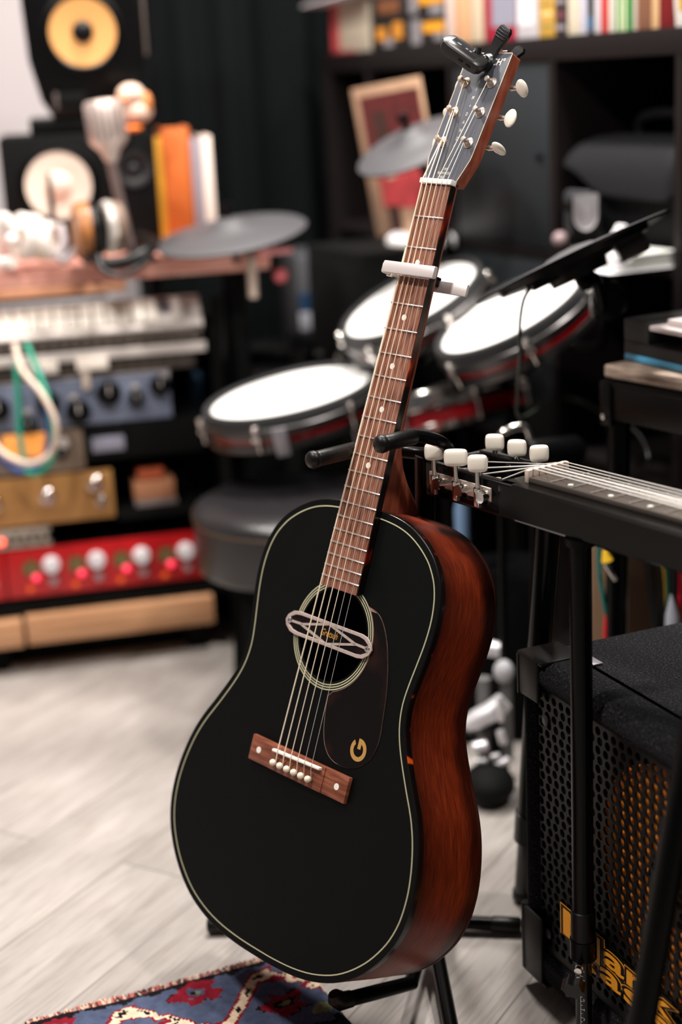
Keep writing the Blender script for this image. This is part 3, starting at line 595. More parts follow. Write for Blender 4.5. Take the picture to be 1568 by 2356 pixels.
# meter unit
t = rack_unit('meter_preamp', 'beige-brown rack preamp with a glowing orange level meter', -0.16, 0.190, 0.372, 0.450, mat('taupe_panel', (132, 112, 96), 0.55))
MB().bx((0.050, -.006, .404), (0.126, -.002, .446), None, .002).build('meter_window', mat('orange_meter', (235, 150, 70), 0.4, emit=0.55), t)
m_ = MB(); knob(m_, 0.150, .407, .010, .012, K_plastic, SIL, -.003); m_.build('knob', None, t)
m_ = MB(); knob(m_, 0.155, .425, .009, .010, SIL, None, -.003); m_.build('knob', None, t)
t = rack_unit('effects_unit', 'black rack effects unit with a grey name plate', 0.193, 0.405, 0.385, 0.452, K_matte)
MB().bx((0.205, -.006, .402), (0.262, -.002, .428), None, .001).build('name_plate', mat('lilac_grey_plate', (142, 140, 156), 0.5), t)
# gold unit
t = rack_unit('gold_preamp', 'gold-fronted rack preamp with silver knobs', -0.16, 0.235, 0.279, 0.368, ramp_mat('gold_panel', [(0.3, (176, 124, 70)), (0.7, (196, 144, 88))], 3, rough=0.4, metal=0.4))
for s_, z_ in ((0.118, .330), (0.022, .325), (0.205, .345), (-0.08, .33)):
    m_ = MB(); knob(m_, s_, z_, .013, .018, CHROME, K_plastic, -.003); m_.build('knob', None, t)
m_ = MB(); knob(m_, 0.213, .312, .009, .012, CHROME, None, -.003); m_.build('knob', None, t)
t = thing('stacked_boxes', 'small orange and tan box stacked in the rack beside the gold preamp', 'box', dk(0.31, 0.0, 0.290), DA)
MB().box((0, .04, .030), (.074, .08, .034), None, .002).build('box_body', mat('tan_card', (168, 112, 78), 0.7), t)
MB().box((-.004, .04, .058), (.048, .07, .018), None, .002).build('box_lid', mat('brick_orange', (170, 76, 42), 0.6), t)
MB().box((0.002, .04, .0065), (.076, .08, .012), None, .002).build('box_base', mat('grey_card', (120, 108, 106), 0.7), t)
MB().bx((.24, .0, .270), (.405, .3, .2895), Matrix.Translation((0, 0, 0))).build('rack_shelf', K_matte, bpy.data.objects['equipment_rack'], inv=None)
# small silver unit
t = rack_unit('patch_switcher', 'small silver switcher unit with a glowing red light above the red preamp', -0.16, 0.117, 0.238, 0.274, mat('silver_taupe', (168, 152, 138), 0.5))
for i in range(6): MB().box((0.04 + .015 * i, -.005, .255 + .003 * (i % 2)), (.007, .004, .016), None, .001).build('toggle', K_plastic, t)
MB().lathe([(.006, 0), (.006, .003), (.003, .005)], 16, Matrix.Translation((0.029, -.003, .254)) @ Matrix.Rotation(PI / 2, 4, 'X')).build('red_light', mat('lit_red', (255, 90, 70), 0.3, emit=3.0), t)
# red unit
REDP = mat('red_panel', (186, 20, 26), 0.35)
t = rack_unit('red_preamp', 'bright red rack preamp with white knobs and round meters', 0.032, 0.395, 0.145, 0.235, REDP)
for i in range(4):
    s_ = 0.112 + .0815 * i; z_ = .203 - .0008 * i
    m_ = MB(); knob(m_, s_, z_, .0140, .018, mat('white_knob', (232, 228, 232), 0.35), None, -.003); m_.build('knob', None, t)
    m_ = MB(); knob(m_, s_ + .001, z_ - .031, .0075, .012, mat('grey_knob', (170, 140, 144), 0.4), None, -.003); m_.build('knob', None, t)
    T = Matrix.Translation((s_ - .036, -.003, z_ - .004)) @ Matrix.Rotation(PI / 2, 4, 'X')
    m_ = MB(T); m_.use(K_plastic); m_.lathe([(.0165, 0), (.0165, .002), (.0155, .002), (.0155, .0005)], 24); m_.use(mat('olive_meter', (112, 94, 54), 0.5)); m_.lathe([(.0155, .0018), (.001, .0018)], 24, cap=False); m_.build('round_meter', None, t)
    MB().lathe([(.0065, 0), (.0065, .003), (.003, .006)], 16, Matrix.Translation((s_ - .029, -.003, z_ - .022)) @ Matrix.Rotation(PI / 2, 4, 'X')).build('red_light', mat('lit_pink', (255, 60, 90), 0.3, emit=1.2), t)
    MB().box((s_ - .041, -.004, z_ - .043), (.010, .003, .010), None, .001).build('amber_lamp', mat('lit_amber', (200, 80, 20), 0.4, emit=0.5), t)
t = rack_unit('red_preamp', 'red rack panel at the photo edge left of the bright red preamp', -0.16, 0.029, 0.145, 0.237, REDP)
m_ = MB(); knob(m_, 0.005, .175, .008, .010, mat('grey_knob', (170, 140, 144), 0.4), None, -.003); m_.build('knob', None, t)
# patch cables
def cable(name, pts, r, m, label, cat='cable', sm=8): return tag(MB().tube(pts, r, 10, smooth=sm).build(name, m, sharp=60), label, cat)
cable('patch_cable', [at(34, 792, 2.66), at(50, 850, 2.63), at(95, 905, 2.60), at(128, 975, 2.59), at(118, 1040, 2.60), at(75, 1066, 2.60), at(30, 1056, 2.60), at(-10, 1025, 2.61), at(-40, 960, 2.63)], .0052, mat('cream_cable', (232, 208, 190), 0.5), 'cream patch cable looping in front of the blue-grey compressor')
cable('patch_cable', [at(60, 790, 2.675), at(85, 850, 2.65), at(110, 920, 2.62), at(122, 1000, 2.62), at(118, 1060, 2.62), at(85, 1090, 2.62), at(60, 1085, 2.63)], .005, mat('green_cable', (22, 150, 120), 0.5), 'green patch cable looping in a curve right of the straight green cable')
cable('patch_cable', [at(40, 800, 2.67), at(38, 850, 2.64), at(42, 930, 2.63), at(45, 1000, 2.63), at(55, 1060, 2.63)], .005, mat('teal_cable', (40, 156, 130), 0.5), 'teal patch cable hanging straight down past the orange meter')
cable('patch_cable', [at(88, 850, 2.66), at(100, 900, 2.645), at(112, 980, 2.64), at(100, 1060, 2.64), at(50, 1085, 2.64), at(10, 1065, 2.64), at(-20, 1040, 2.64)], .0055, mat('blue_cable', (38, 74, 140), 0.5), 'blue patch cable looping at the bottom below the orange meter')

# ------------------------------------------------------------------ monitor speakers
def cone(t, c, r, dome, mc, mdome, y=0.0, ring=K_plastic, name='woofer', dcap=.32):
    T = Matrix.Translation(c) @ Matrix.Rotation(PI / 2, 4, 'X')
    a = MB(T).lathe([(r * 1.22, 0), (r * 1.22, .004), (r * 1.12, .0055), (r * 1.06, .002)], 40, cap=False).build('driver_ring', ring, t)
    MB(T).lathe([(r * 1.08, .003), (r * 1.03, .007), (r * .98, .005)], 40, cap=False).build('surround', K_rubber, a)
    MB(T).lathe([(r * .99, .0052), (r * .8, .0038), (r * dcap, .0015)], 40, cap=False).build(name, mc, t)
    MB(T).lathe([(r * dcap, .0016), (r * dcap * .9, .007), (r * dcap * .6, .0115), (r * dcap * .3, .0135), (.0001, .014)], 32, cap=False).build('dust_cap', mdome, t)
# yellow cone speaker
kp = dk(0, 0, 0); P = at(213, 275, 2.94)
t = thing('monitor_speaker', 'black upright monitor speaker with a yellow cone', 'speaker', (P.x, P.y, 0.981), math.radians(8))
out = [(-.108, .30), (-.108, .20), (-.104, .10), (-.088, .03), (-.070, .0), (.070, .0), (.088, .03), (.104, .10), (.108, .20), (.108, .30)]
rings = []
for y_, k in ((.19, .93), (.02, 1), (.004, 1.0), (0, .96)): rings.append([(x * k, y_, .14 + (z - .14) * (k * .5 + .5)) for x, z in out])
MB().loft(rings).build('cabinet', K_plastic, t, sharp=50)
m_ = MB(); m_.bx((.104, .0, .10), (.1095, .012, .30), None, .002); m_.build('painted_edge_light', mat('warm_grey_edge', (96, 86, 82), 0.3), t)  # lighter strip paints the light caught along the cabinet's right edge
YEL = mat('yellow_cone', (216, 158, 92), 0.6); MB().box((0, .09, .33), (.21, .18, .06), None, .01).build('cabinet_top', K_plastic, t)
cone(t, (-.004, -.001, .146), .0605, .02, YEL, K_plastic)
MB().box((-.035, -.002, .030), (.055, .006, .026), None, .004).build('bass_port', K_matte, t)
MB().box((-.062, -.003, .028), (.006, .004, .030), None, .001).build('port_lip', mat('warm_grey_edge', (96, 86, 82), 0.3), t)
# white cone speaker on its side
P = at(183, 560, 2.92)
t = thing('monitor_speaker', 'black monitor speaker lying on its side with a white cone', 'speaker', (P.x + .012, P.y, 0.7335), math.radians(9))
MB().box((0, .11, .1085), (.280, .22, .217), None, .006).build('cabinet', K_matte, t)
WC = mat('white_cone', (238, 222, 206), 0.5)
cone(t, (-.040, -.001, .128), .0605, .02, WC, WC, dcap=.4)
T = Matrix.Translation((.098, -.001, .150)) @ Matrix.Rotation(PI / 2, 4, 'X')
MB(T).lathe([(.034, 0), (.034, .003), (.026, .003), (.014, -.004), (.012, -.002), (.001, 0.002)], 32, cap=False).build('tweeter', mat('charcoal_ring', (34, 34, 36), 0.45), t)
t = thing('speaker_pad', 'black foam pad between the two stacked monitor speakers', 'pad', (P.x, P.y, .9515), math.radians(9)); MB().box((.01, .11, .0145), (.16, .17, .029), None, .003).build('pad', K_rubber, t)
# figurine
P = at(306, 285, 2.89)
t = thing('bird_figurine', 'small pale bird figurine with orange beak and feet beside the microphone', 'figurine', (P.x, P.y, 0.9508), 0)
FIG = mat('pale_rosy_figure', (240, 206, 186), 0.45); FO = mat('orange_figure', (238, 120, 30), 0.45)
zoff = P.z - .912
MB().sphere((0, 0, .062), .024, sc=(1.05, 1, .9)).build('head', FIG, t); MB().sphere((.008, .004, .034), .026, sc=(1.1, 1, .8)).build('body', FIG, t)
MB().sphere((-.016, -.022, .056), .008, sc=(1.9, 1, .55)).build('beak', FO, t); MB().sphere((.008, -.024, .062), .0035).build('eye', K_gloss, t); MB().sphere((.028, -.006, .048), .012, sc=(.8, .8, 1.6)).build('wing', mat('tan_orange', (222, 140, 80), 0.5), t)
MB().sphere((.0, -.012, .006), .012, sc=(1.5, 1.2, .5)).build('foot', FO, t); MB().box((.006, 0, .016), (.03, .02, .008), None, .003).build('belly_band', K_plastic, t)
# microphone on its pole
P = at(246, 300, 2.74); B_ = Vector((P.x + .022, P.y + .03, 0.733))
t = thing('studio_microphone', 'silver studio microphone on a pale pole standing on the desk', 'microphone', B_)
IV = Matrix.Translation(-B_); MSIL = mat('pale_satin_silver', (212, 194, 186), 0.4, metal=0.5)
MZ = Matrix.Translation(P) @ Matrix.Rotation(math.radians(-4), 4, 'Y')
m_ = MB(MZ); m_.lathe([(.006, -.056), (.012, -.048), (.018, -.034), (.030, -.022), (.034, -.014), (.034, .044), (.030, .050), (.0, .052)], 24); m_.build('microphone_body', MSIL, t, inv=IV, sharp=40)
for k in range(6): MB(MZ).box((-.028 + .011 * k, -.034 + abs(k - 2.5) * .003, .012), (.003, .004, .05), None, .001).build('grille_bar', mat('shadow_silver', (150, 134, 130), 0.45, metal=0.4), t, inv=IV)
MB().rod(P + Vector((.002, 0, -.05)), B_ + Vector((0, 0, .006)), .0085, 14).build('pole', mat('mauve_metal', (136, 118, 116), 0.4, metal=0.4), t, inv=IV)
MB().lathe([(.045, 0), (.045, .006), (.012, .012)], 28).build('round_base', K_metal, t)
m_ = MB(); m_.rod(at(112, 400, 2.80), at(125, 545, 2.80), .004, r2=.0065)
bpen = m_.build('marker_pen', K_plastic); tag(bpen, 'thin black stick standing up in front of the white speaker cone', 'pen')
# books on the desk
def dbook(x0, x1, y0, y1, Y, col, label, lean=0.0, depth=.14):
    A_ = at(x0, y1, Y); B2 = at(x1, y1, Y); top = at((x0 + x1) / 2, y0, Y).z; wd = (B2 - A_).length; h = top - .7335
    c = (A_ + B2) / 2; t = thing('book', label, 'book', (c.x, c.y, .7335), math.radians(10), group=None)
    MX = Matrix.Rotation(math.radians(lean), 4, 'Y')
    cm = mat('book_cover_%d_%d_%d' % col, col, 0.55)
    m_ = MB(MX); m_.box((0, .003, h / 2), (wd, .006, h), None, .002); m_.box((-wd / 2 + .001, depth / 2, h / 2), (.002, depth, h)); m_.box((wd / 2 - .001, depth / 2, h / 2), (.002, depth, h)); m_.build('cover', cm, t)
    MB(MX).box((0, depth / 2, h / 2 - .001), (wd - .004, depth - .012, h - .006)).build('pages', mat('paper', (226, 214, 198), 0.8), t)
dbook(354, 388, 316, 560, 2.96, (226, 160, 40), 'yellow book standing at the left end of the desk row')
dbook(389, 452, 292, 555, 2.98, (206, 104, 38), 'thick orange book standing between the yellow and grey books')
dbook(453, 476, 318, 548, 2.98, (150, 140, 150), 'thin grey book standing between the orange and white books')
dbook(477, 500, 312, 540, 2.98, (250, 232, 220), 'white book standing at the right end of the desk row')
# headphones with wooden cups
def cup(t, P, ax, r, w_, mcup, mpad, IV, names=('ear_cup', 'ear_pad')):
    T = zalign(P, ax, (0, 0, 1))
    MB(T).lathe([(r * .75, -w_ * .5), (r * .95, -w_ * .4), (r, -w_ * .1), (r, w_ * .15), (.001, w_ * .15)], 32).build(names[0], mcup, t, inv=IV)
    MB(T).lathe([(r * .62, w_ * .15), (r * 1.0, w_ * .15), (r * 1.05, w_ * .35), (r * .95, w_ * .6), (r * .7, w_ * .65), (r * .6, w_ * .4)], 32).build(names[1], mpad, t, inv=IV)
P1 = at(196, 532, 2.70); P2 = at(262, 522, 2.70); c = (P1 + P2) / 2
t = thing('headphones', 'black headphones with brown wooden ear cups standing on the desk', 'headphones', (c.x, c.y, .7335)); IV = Matrix.Translation((-c.x, -c.y, -.7335))
cup(t, P1, (1, .3, 0), .050, .040, ramp_mat('walnut_cup', [(.3, (120, 72, 40)), (.6, (178, 116, 66))], 18, (6, 6, 1), rough=.35), K_rubber, IV)
cup(t, P2, (-.9, -.4, .0), .044, .030, mat('brown_pad', (120, 98, 84), 0.5), mat('silver_cup_rim', (224, 214, 206), 0.3, metal=.4), IV)
P3 = at(262, 592, 2.66)
MB().tube([P1 + Vector((0, -.01, -.045)), at(212, 590, 2.67), at(240, 606, 2.64), at(290, 602, 2.64), at(335, 580, 2.66), at(352, 562, 2.70), at(320, 545, 2.74)], .011, 12, smooth=6).build('headband', K_rubber, t, inv=IV)
MB().tube([at(225, 590, 2.64), at(238, 622, 2.62), at(280, 634, 2.62), at(325, 610, 2.63), at(350, 582, 2.66)], .0045, 10, smooth=6).build('headphone_cord', K_rubber, t, inv=IV)
# white headphones
P1 = at(66, 545, 2.74); P2 = at(105, 556, 2.74); c = at(60, 590, 2.74)
t = thing('headphones', 'white headphones lying at the left end of the desk', 'headphones', (c.x, c.y, .7335)); IV = Matrix.Translation((-c.x, -c.y, -.7335))
WH = mat('glossy_white', (240, 230, 222), 0.3)
cup(t, P1, (-.8, -.6, .1), .040, .036, WH, WH, IV); cup(t, P2, (.9, -.3, .1), .033, .034, mat('cream_white', (232, 214, 190), 0.35), WH, IV)
MB().tube([P1 + Vector((0, 0, .03)), at(35, 530, 2.72), at(8, 500, 2.72), at(-10, 540, 2.72), at(-12, 600, 2.72), at(30, 604, 2.70)], .010, 12, smooth=6).build('headband', WH, t, inv=IV)
MB().sphere(at(28, 553, 2.68), .012).build('hinge_cap', WH, t, inv=IV)
tag(MB().tube([at(140, 520, 2.72), at(148, 560, 2.70), at(135, 590, 2.69), at(150, 598, 2.69), at(172, 575, 2.70)], .007, 12, smooth=6).build('coiled_cord', mat('lilac_grey_cord', (176, 164, 166), 0.5), sharp=60), 'lilac-grey cord between the white and the wooden headphones', 'cord')

# ================================================================== stool
SC0 = Vector((-0.064, 2.43, 0))
LEA = mat('black_leather', (32, 30, 32), 0.32, spec=0.6, bump=0.12, bscale=160)
t = thing('round_stool', 'round stool with a padded black leather seat behind the guitar', 'stool', SC0)
MB().lathe([(.001, .392), (.06, .3915), (.13, .388), (.160, .382), (.172, .374), (.1765, .366), (.1765, .361), (.172, .360)], 64, cap=False).build('seat', LEA, t, sharp=60)
MB().lathe([(.174, .3605), (.1762, .358), (.174, .3555)], 64, cap=False).build('piping', mat('brown_piping', (110, 88, 66), 0.5), t)
MB().lathe([(.1735, .357), (.1745, .33), (.1735, .285), (.170, .275), (.165, .272), (.001, .272)], 64, cap=False).build('seat_side', LEA, t, sharp=50)
for a in (142, 232, 322, 52):
    a = math.radians(a); x, y = .135 * math.cos(a), .135 * math.sin(a); x2, y2 = .158 * math.cos(a), .158 * math.sin(a)
    MB().tube([(x, y, .274), (x2, y2, .0)], [.0185, .0165], 4).build('leg', K_matte, t)

# ================================================================== electronic drum kit
def pose(cx, cy, a, b, th, diam):
    D = FPX * diam / 2 / a; c = Vector((0, 0, H)) + CAMROT @ Vector(((cx - 784) / FPX * D, (1178 - cy) / FPX * D, -D))
    toc = (Vector((0, 0, H)) - c).normalized(); r = math.radians(th); m = CAMROT @ Vector((-math.sin(r), math.cos(r), 0)); m = (m - toc * m.dot(toc)).normalized()
    ci = b / a; si = math.sqrt(max(0, 1 - ci * ci)) * (1 if b >= 0 else 1)
    return c, (m * si + toc * ci).normalized()
def drum(name, label, ell, rwhite, dep, ndark, lugs, phase=0.3, chrome=False, group=None):
    c, n = pose(*ell); T = zalign((0, 0, 0), n); base = c - n * dep
    t = thing(name, label, 'drum pad', mw=Matrix.Translation(c), group=group)
    R_ = rwhite
    MB(T).lathe([(R_, -.001), (R_ * .9, .0), (.001, .0)], 56, cap=False).build('drum_head', MESHHEAD, t)
    hoopm = CHROME if chrome else mat('charcoal_rubber_hoop', (30, 30, 32), 0.65)
    MB(T).lathe([(R_ * .995, -.002), (R_ * .995, .003), (R_ * 1.02, .006), (R_ * 1.09, .005), (R_ * 1.11, -.002), (R_ * 1.11, -.014)], 56, cap=False).build('rim', hoopm, t, sharp=50)
    MB(T).lathe([(R_ * 1.11, -.012), (R_ * 1.135, -.014), (R_ * 1.14, -.020), (R_ * 1.13, -.026), (R_ * 1.09, -.028)], 56, cap=False).build('hoop', CHROME if chrome else mat('smoked_chrome', (82, 80, 80), 0.3, metal=.9), t, sharp=50)
    MB(T).lathe([(R_ * 1.08, -.012), (R_ * 1.08, -dep)], 56, cap=False).build('shell', REDSHELL, t, sharp=50)
    MB(T).lathe([(R_ * 1.085, -dep + .012), (R_ * 1.12, -dep + .010), (R_ * 1.12, -dep), (R_ * 1.0, -dep - .004), (.001, -dep - .004)], 56, cap=False).build('bottom_hoop', mat('smoked_chrome', (82, 80, 80), 0.3, metal=.9) if not chrome else CHROME, t, sharp=40)
    for i in range(lugs):
        a = 2 * PI * i / lugs + phase; x, y = math.cos(a) * R_ * 1.15, math.sin(a) * R_ * 1.15
        m_ = MB(T @ Matrix.Translation((x, y, 0))); m_.lathe([(.004, -.018), (.0065, -.014), (.0065, -.006), (.004, -.003), (.001, -.002)], 14); m_.rod((0, 0, -.016), (0, 0, -dep * .95), .0028, 10); m_.box((0, 0, -.024), (.016, .016, .010), Matrix.Rotation(a, 4, 'Z'), .003)
        m_.build('lug', CHROME, t)
    return t, c, n, T
t, c1, n1, T1 = drum('drum_pad', 'white-headed electronic snare pad with a wide black rim over the stool', (668, 904, 188, 47, 13.5, .270), .135, .050, 0, 6, .15)
MB(T1).box((.0, -.157, -.034), (.022, .008, .046), Matrix.Rotation(-.13, 4, 'Z'), .002).build('strainer', mat('silver_grey_plate', (150, 146, 152), 0.35, metal=.5), t)
t, c2, n2, T2 = drum('drum_pad', 'white tilted tom pad directly behind the guitar capo', (944, 690, 163, 52, 26.4, .236), .118, .045, 0, 6, .9)
t, c3, n3, T3 = drum('drum_pad', 'white tilted tom pad under the dark cymbal on the right', (1173, 718, 176, 53, 27.6, .236), .118, .050, 0, 6, .55)
t, c4, n4, T4 = drum('drum_pad', 'red-shelled drum with shiny chrome hoops seen edge-on right of the neck', (1000, 898, 186, 3, 12.7, .280), .140, .062, 0, 8, .35, chrome=True)
# low bass pad behind
t, c5, n5, T5 = drum('drum_pad', 'small dark drum pad low behind the white tom pads', (880, 790, 96, 20, 8, .15), .072, .03, 0, 4, .2)
for o in t.children:
    if o.name.startswith('drum_head'): o.data.materials.clear(); o.data.materials.append(mat('dark_grey_head', (36, 36, 38), 0.5))
def cymbal(label, ell, diam, up=True, post=True, flip=False):
    c, n = pose(*ell, diam)
    if flip:
        toc = (Vector((0, 0, H)) - c).normalized(); n = (n - toc * 2 * n.dot(toc)).normalized()
    T = zalign((0, 0, 0), n); R_ = diam / 2; fk = .38 if flip else 1.0
    t = thing('cymbal_pad', label, 'cymbal', mw=Matrix.Translation(c))
    MB(T).lathe([(R_, .000), (R_ * .97, .0025 * fk), (R_ * .6, .010 * fk), (R_ * .27, .016 * fk), (R_ * .22, .024 * fk), (R_ * .1, .030 * fk), (.006, .031 * fk)], 64, cap=False).build('playing_surface', mat('grey_rubber_pad', (74, 73, 76), 0.55, bump=.1, bscale=300), t, sharp=50)
    MB(T).lathe([(R_, .000), (R_ * .985, -.0035), (R_ * .9, -.003), (R_ * .78, .0), (R_ * .75, -.010), (R_ * .3, -.016), (R_ * .28, -.028), (.006, -.028)] if flip else [(R_, .000), (R_ * .985, -.0035), (R_ * .9, -.003), (R_ * .5, .003), (R_ * .48, -.010), (R_ * .3, -.012), (.006, -.010)], 64, cap=False).build('underside', K_plastic, t, sharp=40)
    if post: m_ = MB(T); m_.rod((0, 0, .02), (0, 0, .055), .006); m_.box((0, 0, .052), (.022, .006, .012), None, .003); m_.build('wing_nut', K_plastic, t)
    return t, c, n, T
t, k1, kn1, KT1 = cymbal('grey cymbal pad at the right end of the pink-lit desk', (532, 540, 176, 40, 10.5), .27)
t, k2, kn2, KT2 = cymbal('grey tilted cymbal pad left of the guitar headstock', (952, 335, 140, 44, 22), .205)
t, k3, kn3, KT3 = cymbal('dark cymbal pad seen edge-on from below over the right tom', (1314, 592, 243, 9, 24.6), .272, flip=True, post=False)
MB(KT3).box((.075, .0, -.022), (.04, .03, .024), None, .004).build('trigger_box', mat('brown_black_plastic', (40, 32, 28), 0.3), t)
MB(KT3).box((-.05, -.03, -.014), (.035, .018, .012), None, .003).build('cable_socket', K_plastic, t)
# kit frame
t = thing('drum_rack', 'black tubular drum rack carrying the drum and cymbal pads', 'drum rack', (0.05, 2.7, 0)); IV = Matrix.Translation((-0.05, -2.7, 0))
def rodp(pts, r, nm='rail', m=K_metal, sm=0): return MB().tube(pts, r, 14, smooth=sm).build(nm, m, t, inv=IV)
xl, xr = -0.2, 0.31
rodp([(-0.2, 2.80, .0), (-0.2, 2.80, .66)], .018, 'post'); rodp([(xr, 2.66, 0), (xr, 2.66, .66)], .018, 'post')
rodp([at(438, 835, 2.84), at(520, 826, 2.88), at(640, 822, 2.95), at(800, 815, 2.98)], .0145, 'rail', sm=5)
rodp([at(800, 815, 2.98), (0.16, 2.93, .545), (xr, 2.67, .56)], .0145, 'rail', sm=5)
for c, n, d in ((c1, n1, .05), (c2, n2, .05), (c3, n3, .055), (c5, n5, .03)):
    b = c - n * (d + .005); e = Vector((b.x * .9, 2.92 - .75 * max(0, b.x - .05), .545))
    rodp([b, b - n * .03, (b - n * .03 + e) / 2 + Vector((0, 0, -.03)), e], .008, 'mounting_arm', sm=4)
    MB().box(e, (.05, .045, .05), None, .006).build('clamp', K_plastic, t, inv=IV)
for c, n in ((k1, kn1), (k2, kn2)):
    e = Vector((c.x + .01, 2.86, .60)) if c.x < 0 else Vector((.235, 2.79, .60)); rodp([c + n * .02, c - n * .05, Vector(((e.x + c.x) / 2, c.y + .05, c.z - .09)), e, Vector((e.x, e.y, .54))], .0075, 'boom_arm', sm=4)
b = k3 - kn3 * .02; e = Vector((.31, 2.66, .60))
rodp([b + kn3 * .01, b - kn3 * .02, at(1368, 640, 2.04), at(1385, 740, 2.12), at(1360, 800, 2.35), e], .008, 'boom_arm', sm=4)
MB().box(at(1388, 705, 2.11), (.036, .03, .042), Matrix.Identity(4), .01).build('clamp', K_plastic, t, inv=IV)
MB().lathe([(.022, -.01), (.026, -.006), (.026, .006), (.022, .01)], 20, Matrix.Translation(at(1402, 690, 2.09)) @ Matrix.Rotation(1.2, 4, 'X')).build('clamp_knob', K_plastic, t, inv=IV)
MB().rrod(at(1405, 695, 2.09), at(1440, 682, 2.08), .006).build('clamp_lever', K_metal, t, inv=IV)
# drum 4 standing on its own stand: basket and legs
b = c4 - n4 * .07
rodp([b, Vector((b.x + .01, b.y + .01, .12)), Vector((b.x + .01, b.y + .01, .06))], .011, 'post')
for a in (20, 140, 260): a = math.radians(a); rodp([(b.x + .01, b.y + .01, .18), (b.x + .17 * math.cos(a), b.y + .17 * math.sin(a), .012)], .008, 'leg')
cable('cymbal_cable', [at(1222, 660, 2.00), at(1204, 690, 1.99), at(1195, 750, 1.99), at(1196, 820, 2.00), at(1190, 900, 2.05), at(1200, 960, 2.15), at(1290, 915, 2.45), at(1390, 960, 2.6), at(1410, 1060, 2.6)], .0026, mat('green_black_cable', (40, 46, 38), 0.4), 'thin dark cable dangling from the edge-on cymbal over the white tom')
cable('floor_cable', [at(1440, 975, 2.3), at(1475, 1010, 2.25), at(1490, 1060, 2.2), at(1460, 1090, 2.25), at(1410, 1100, 2.3)], .003, K_rubber, 'black cable looping below the wooden-edged table')
# chrome bent tube and dark drum hardware behind the lap steel
t = thing('chrome_bracket', 'bent chrome tube standing up behind the lap steel tuning pegs', 'bracket', at(1190, 1030, 2.15)); IV = Matrix.Translation(-at(1190, 1030, 2.15))
MB().tube([at(1152, 1090, 2.15), at(1150, 1010, 2.15), at(1166, 990, 2.15), at(1200, 981, 2.15), at(1215, 992, 2.15), at(1224, 1030, 2.15), at(1226, 1100, 2.15)], .0052, 14, smooth=6).build('bent_tube', CHROME, t, inv=IV)
MB().rrod(at(1210, 1048, 2.12), at(1330, 1035, 2.18), .022).build('dark_sleeve', K_plastic, t, inv=IV)
MB().tube([at(1152, 1090, 2.15), Vector((at(1152, 1090, 2.15).x, 2.18, 0.0))], .006, 12).build('support_rod', K_metal, t, inv=IV)
MB().tube([at(1226, 1095, 2.15), Vector((at(1226, 1100, 2.15).x, 2.18, 0.0))], .006, 12).build('support_rod', K_metal, t, inv=IV)

# kick pedal, partly seen between guitar and cabinet
pc = fl(1150, 1870)
t = thing('kick_pedal', 'silver drum pedal standing on the floor between guitar and cabinet', 'drum pedal', (pc.x, 2.12, 0)); IV = Matrix.Translation((-pc.x, -2.12, 0))
SP = mat('pedal_silver', (222, 220, 224), 0.35, metal=.5)
MB().tube([at(1070, 1672, 2.12), at(1100, 1655, 2.12), at(1130, 1640, 2.12), at(1160, 1612, 2.12)], [.012, .0165, .017, .014], 14).build('footboard', SP, t, inv=IV)
MB().tube([at(1075, 1690, 2.11), at(1115, 1678, 2.11), at(1155, 1640, 2.11)], .005, 10, smooth=3).build('footboard_edge', K_plastic, t, inv=IV)
MB().tube([at(1110, 1490, 2.2), at(1130, 1492, 2.18), at(1160, 1500, 2.18)], .012, 12).build('beater_hoop', SP, t, inv=IV)
MB().sphere(at(1158, 1545, 2.15), .015, sc=(1, 1, 1.2)).build('beater', mat('grey_felt', (168, 168, 172), 0.8), t, inv=IV)
for x_, m__ in ((1112, mat('dusty_steel', (96, 96, 96), 0.5)), (1136, K_metal), (1160, mat('dusty_steel', (96, 96, 96), 0.5))):
    a = at(x_, 1560, 2.16); MB().tube([a, Vector((a.x, a.y, .03))], .011, 12).build('pedal_post', m__, t, inv=IV)
for a_, b_, r_ in (((1085, 1722), (1122, 1714), .009), ((1092, 1752), (1120, 1750), .005), ((1130, 1768), (1172, 1746), .006), ((1128, 1796), (1176, 1788), .008), ((1150, 1680), (1158, 1712), .0065), ((1160, 1815), (1192, 1856), .009), ((1148, 1600), (1152, 1660), .005), ((1128, 1742), (1150, 1738), .0045)):
    MB().rrod(at(*a_, 2.10), at(*b_, 2.10), r_).build('chrome_link', SP, t, inv=IV)
m_ = MB(); q = fl(1140, 1850); m_.sphere((q.x - .008, q.y + .01, .028), .038, sc=(1.0, 1.2, .72)); m_.build('rubber_block', K_matte, t, inv=IV)
# blue strip
q = at(1062, 1200, 2.3); t = thing('water_bottle', 'pale blue plastic bottle seen above the guitar shoulder', 'bottle', (q.x, q.y, q.z - .09))
MB().lathe([(.010, 0), (.011, .005), (.011, .11), (.006, .13), (.006, .14)], 20).build('bottle_body', mat('pale_blue_plastic', (120, 150, 186), 0.4), t); MB().lathe([(.0075, .135), (.0075, .155), (.001, .155)], 16).build('bottle_cap', K_plastic, t)
q2_ = thing('drum_stool_case', 'black fabric case standing behind the guitar body', 'case', (q.x + .02, q.y + .03, 0)); MB().bx((-.07, -.045, 0), (.10, .1, q.z - .0905), None, .01).build('case_body', K_fabric, q2_)
# blue device at rack edge
q = at(455, 910, 3.0); t = thing('blue_binder', 'dark blue folder standing behind the drum rack post', 'folder', (q.x, 3.0, q.z - .045)); MB().box((0, 0, .045), (.024, .12, .09), None, .003).build('cover', mat('dusty_blue', (50, 84, 112), 0.6), t)
q_ = thing('case', 'low black box on the floor behind the stool', 'case', (q.x + .04, 3.02, 0)); MB().bx((-.1, -.08, 0), (.16, .1, q.z - .0455), None, .01).build('case_body', K_matte, q_)

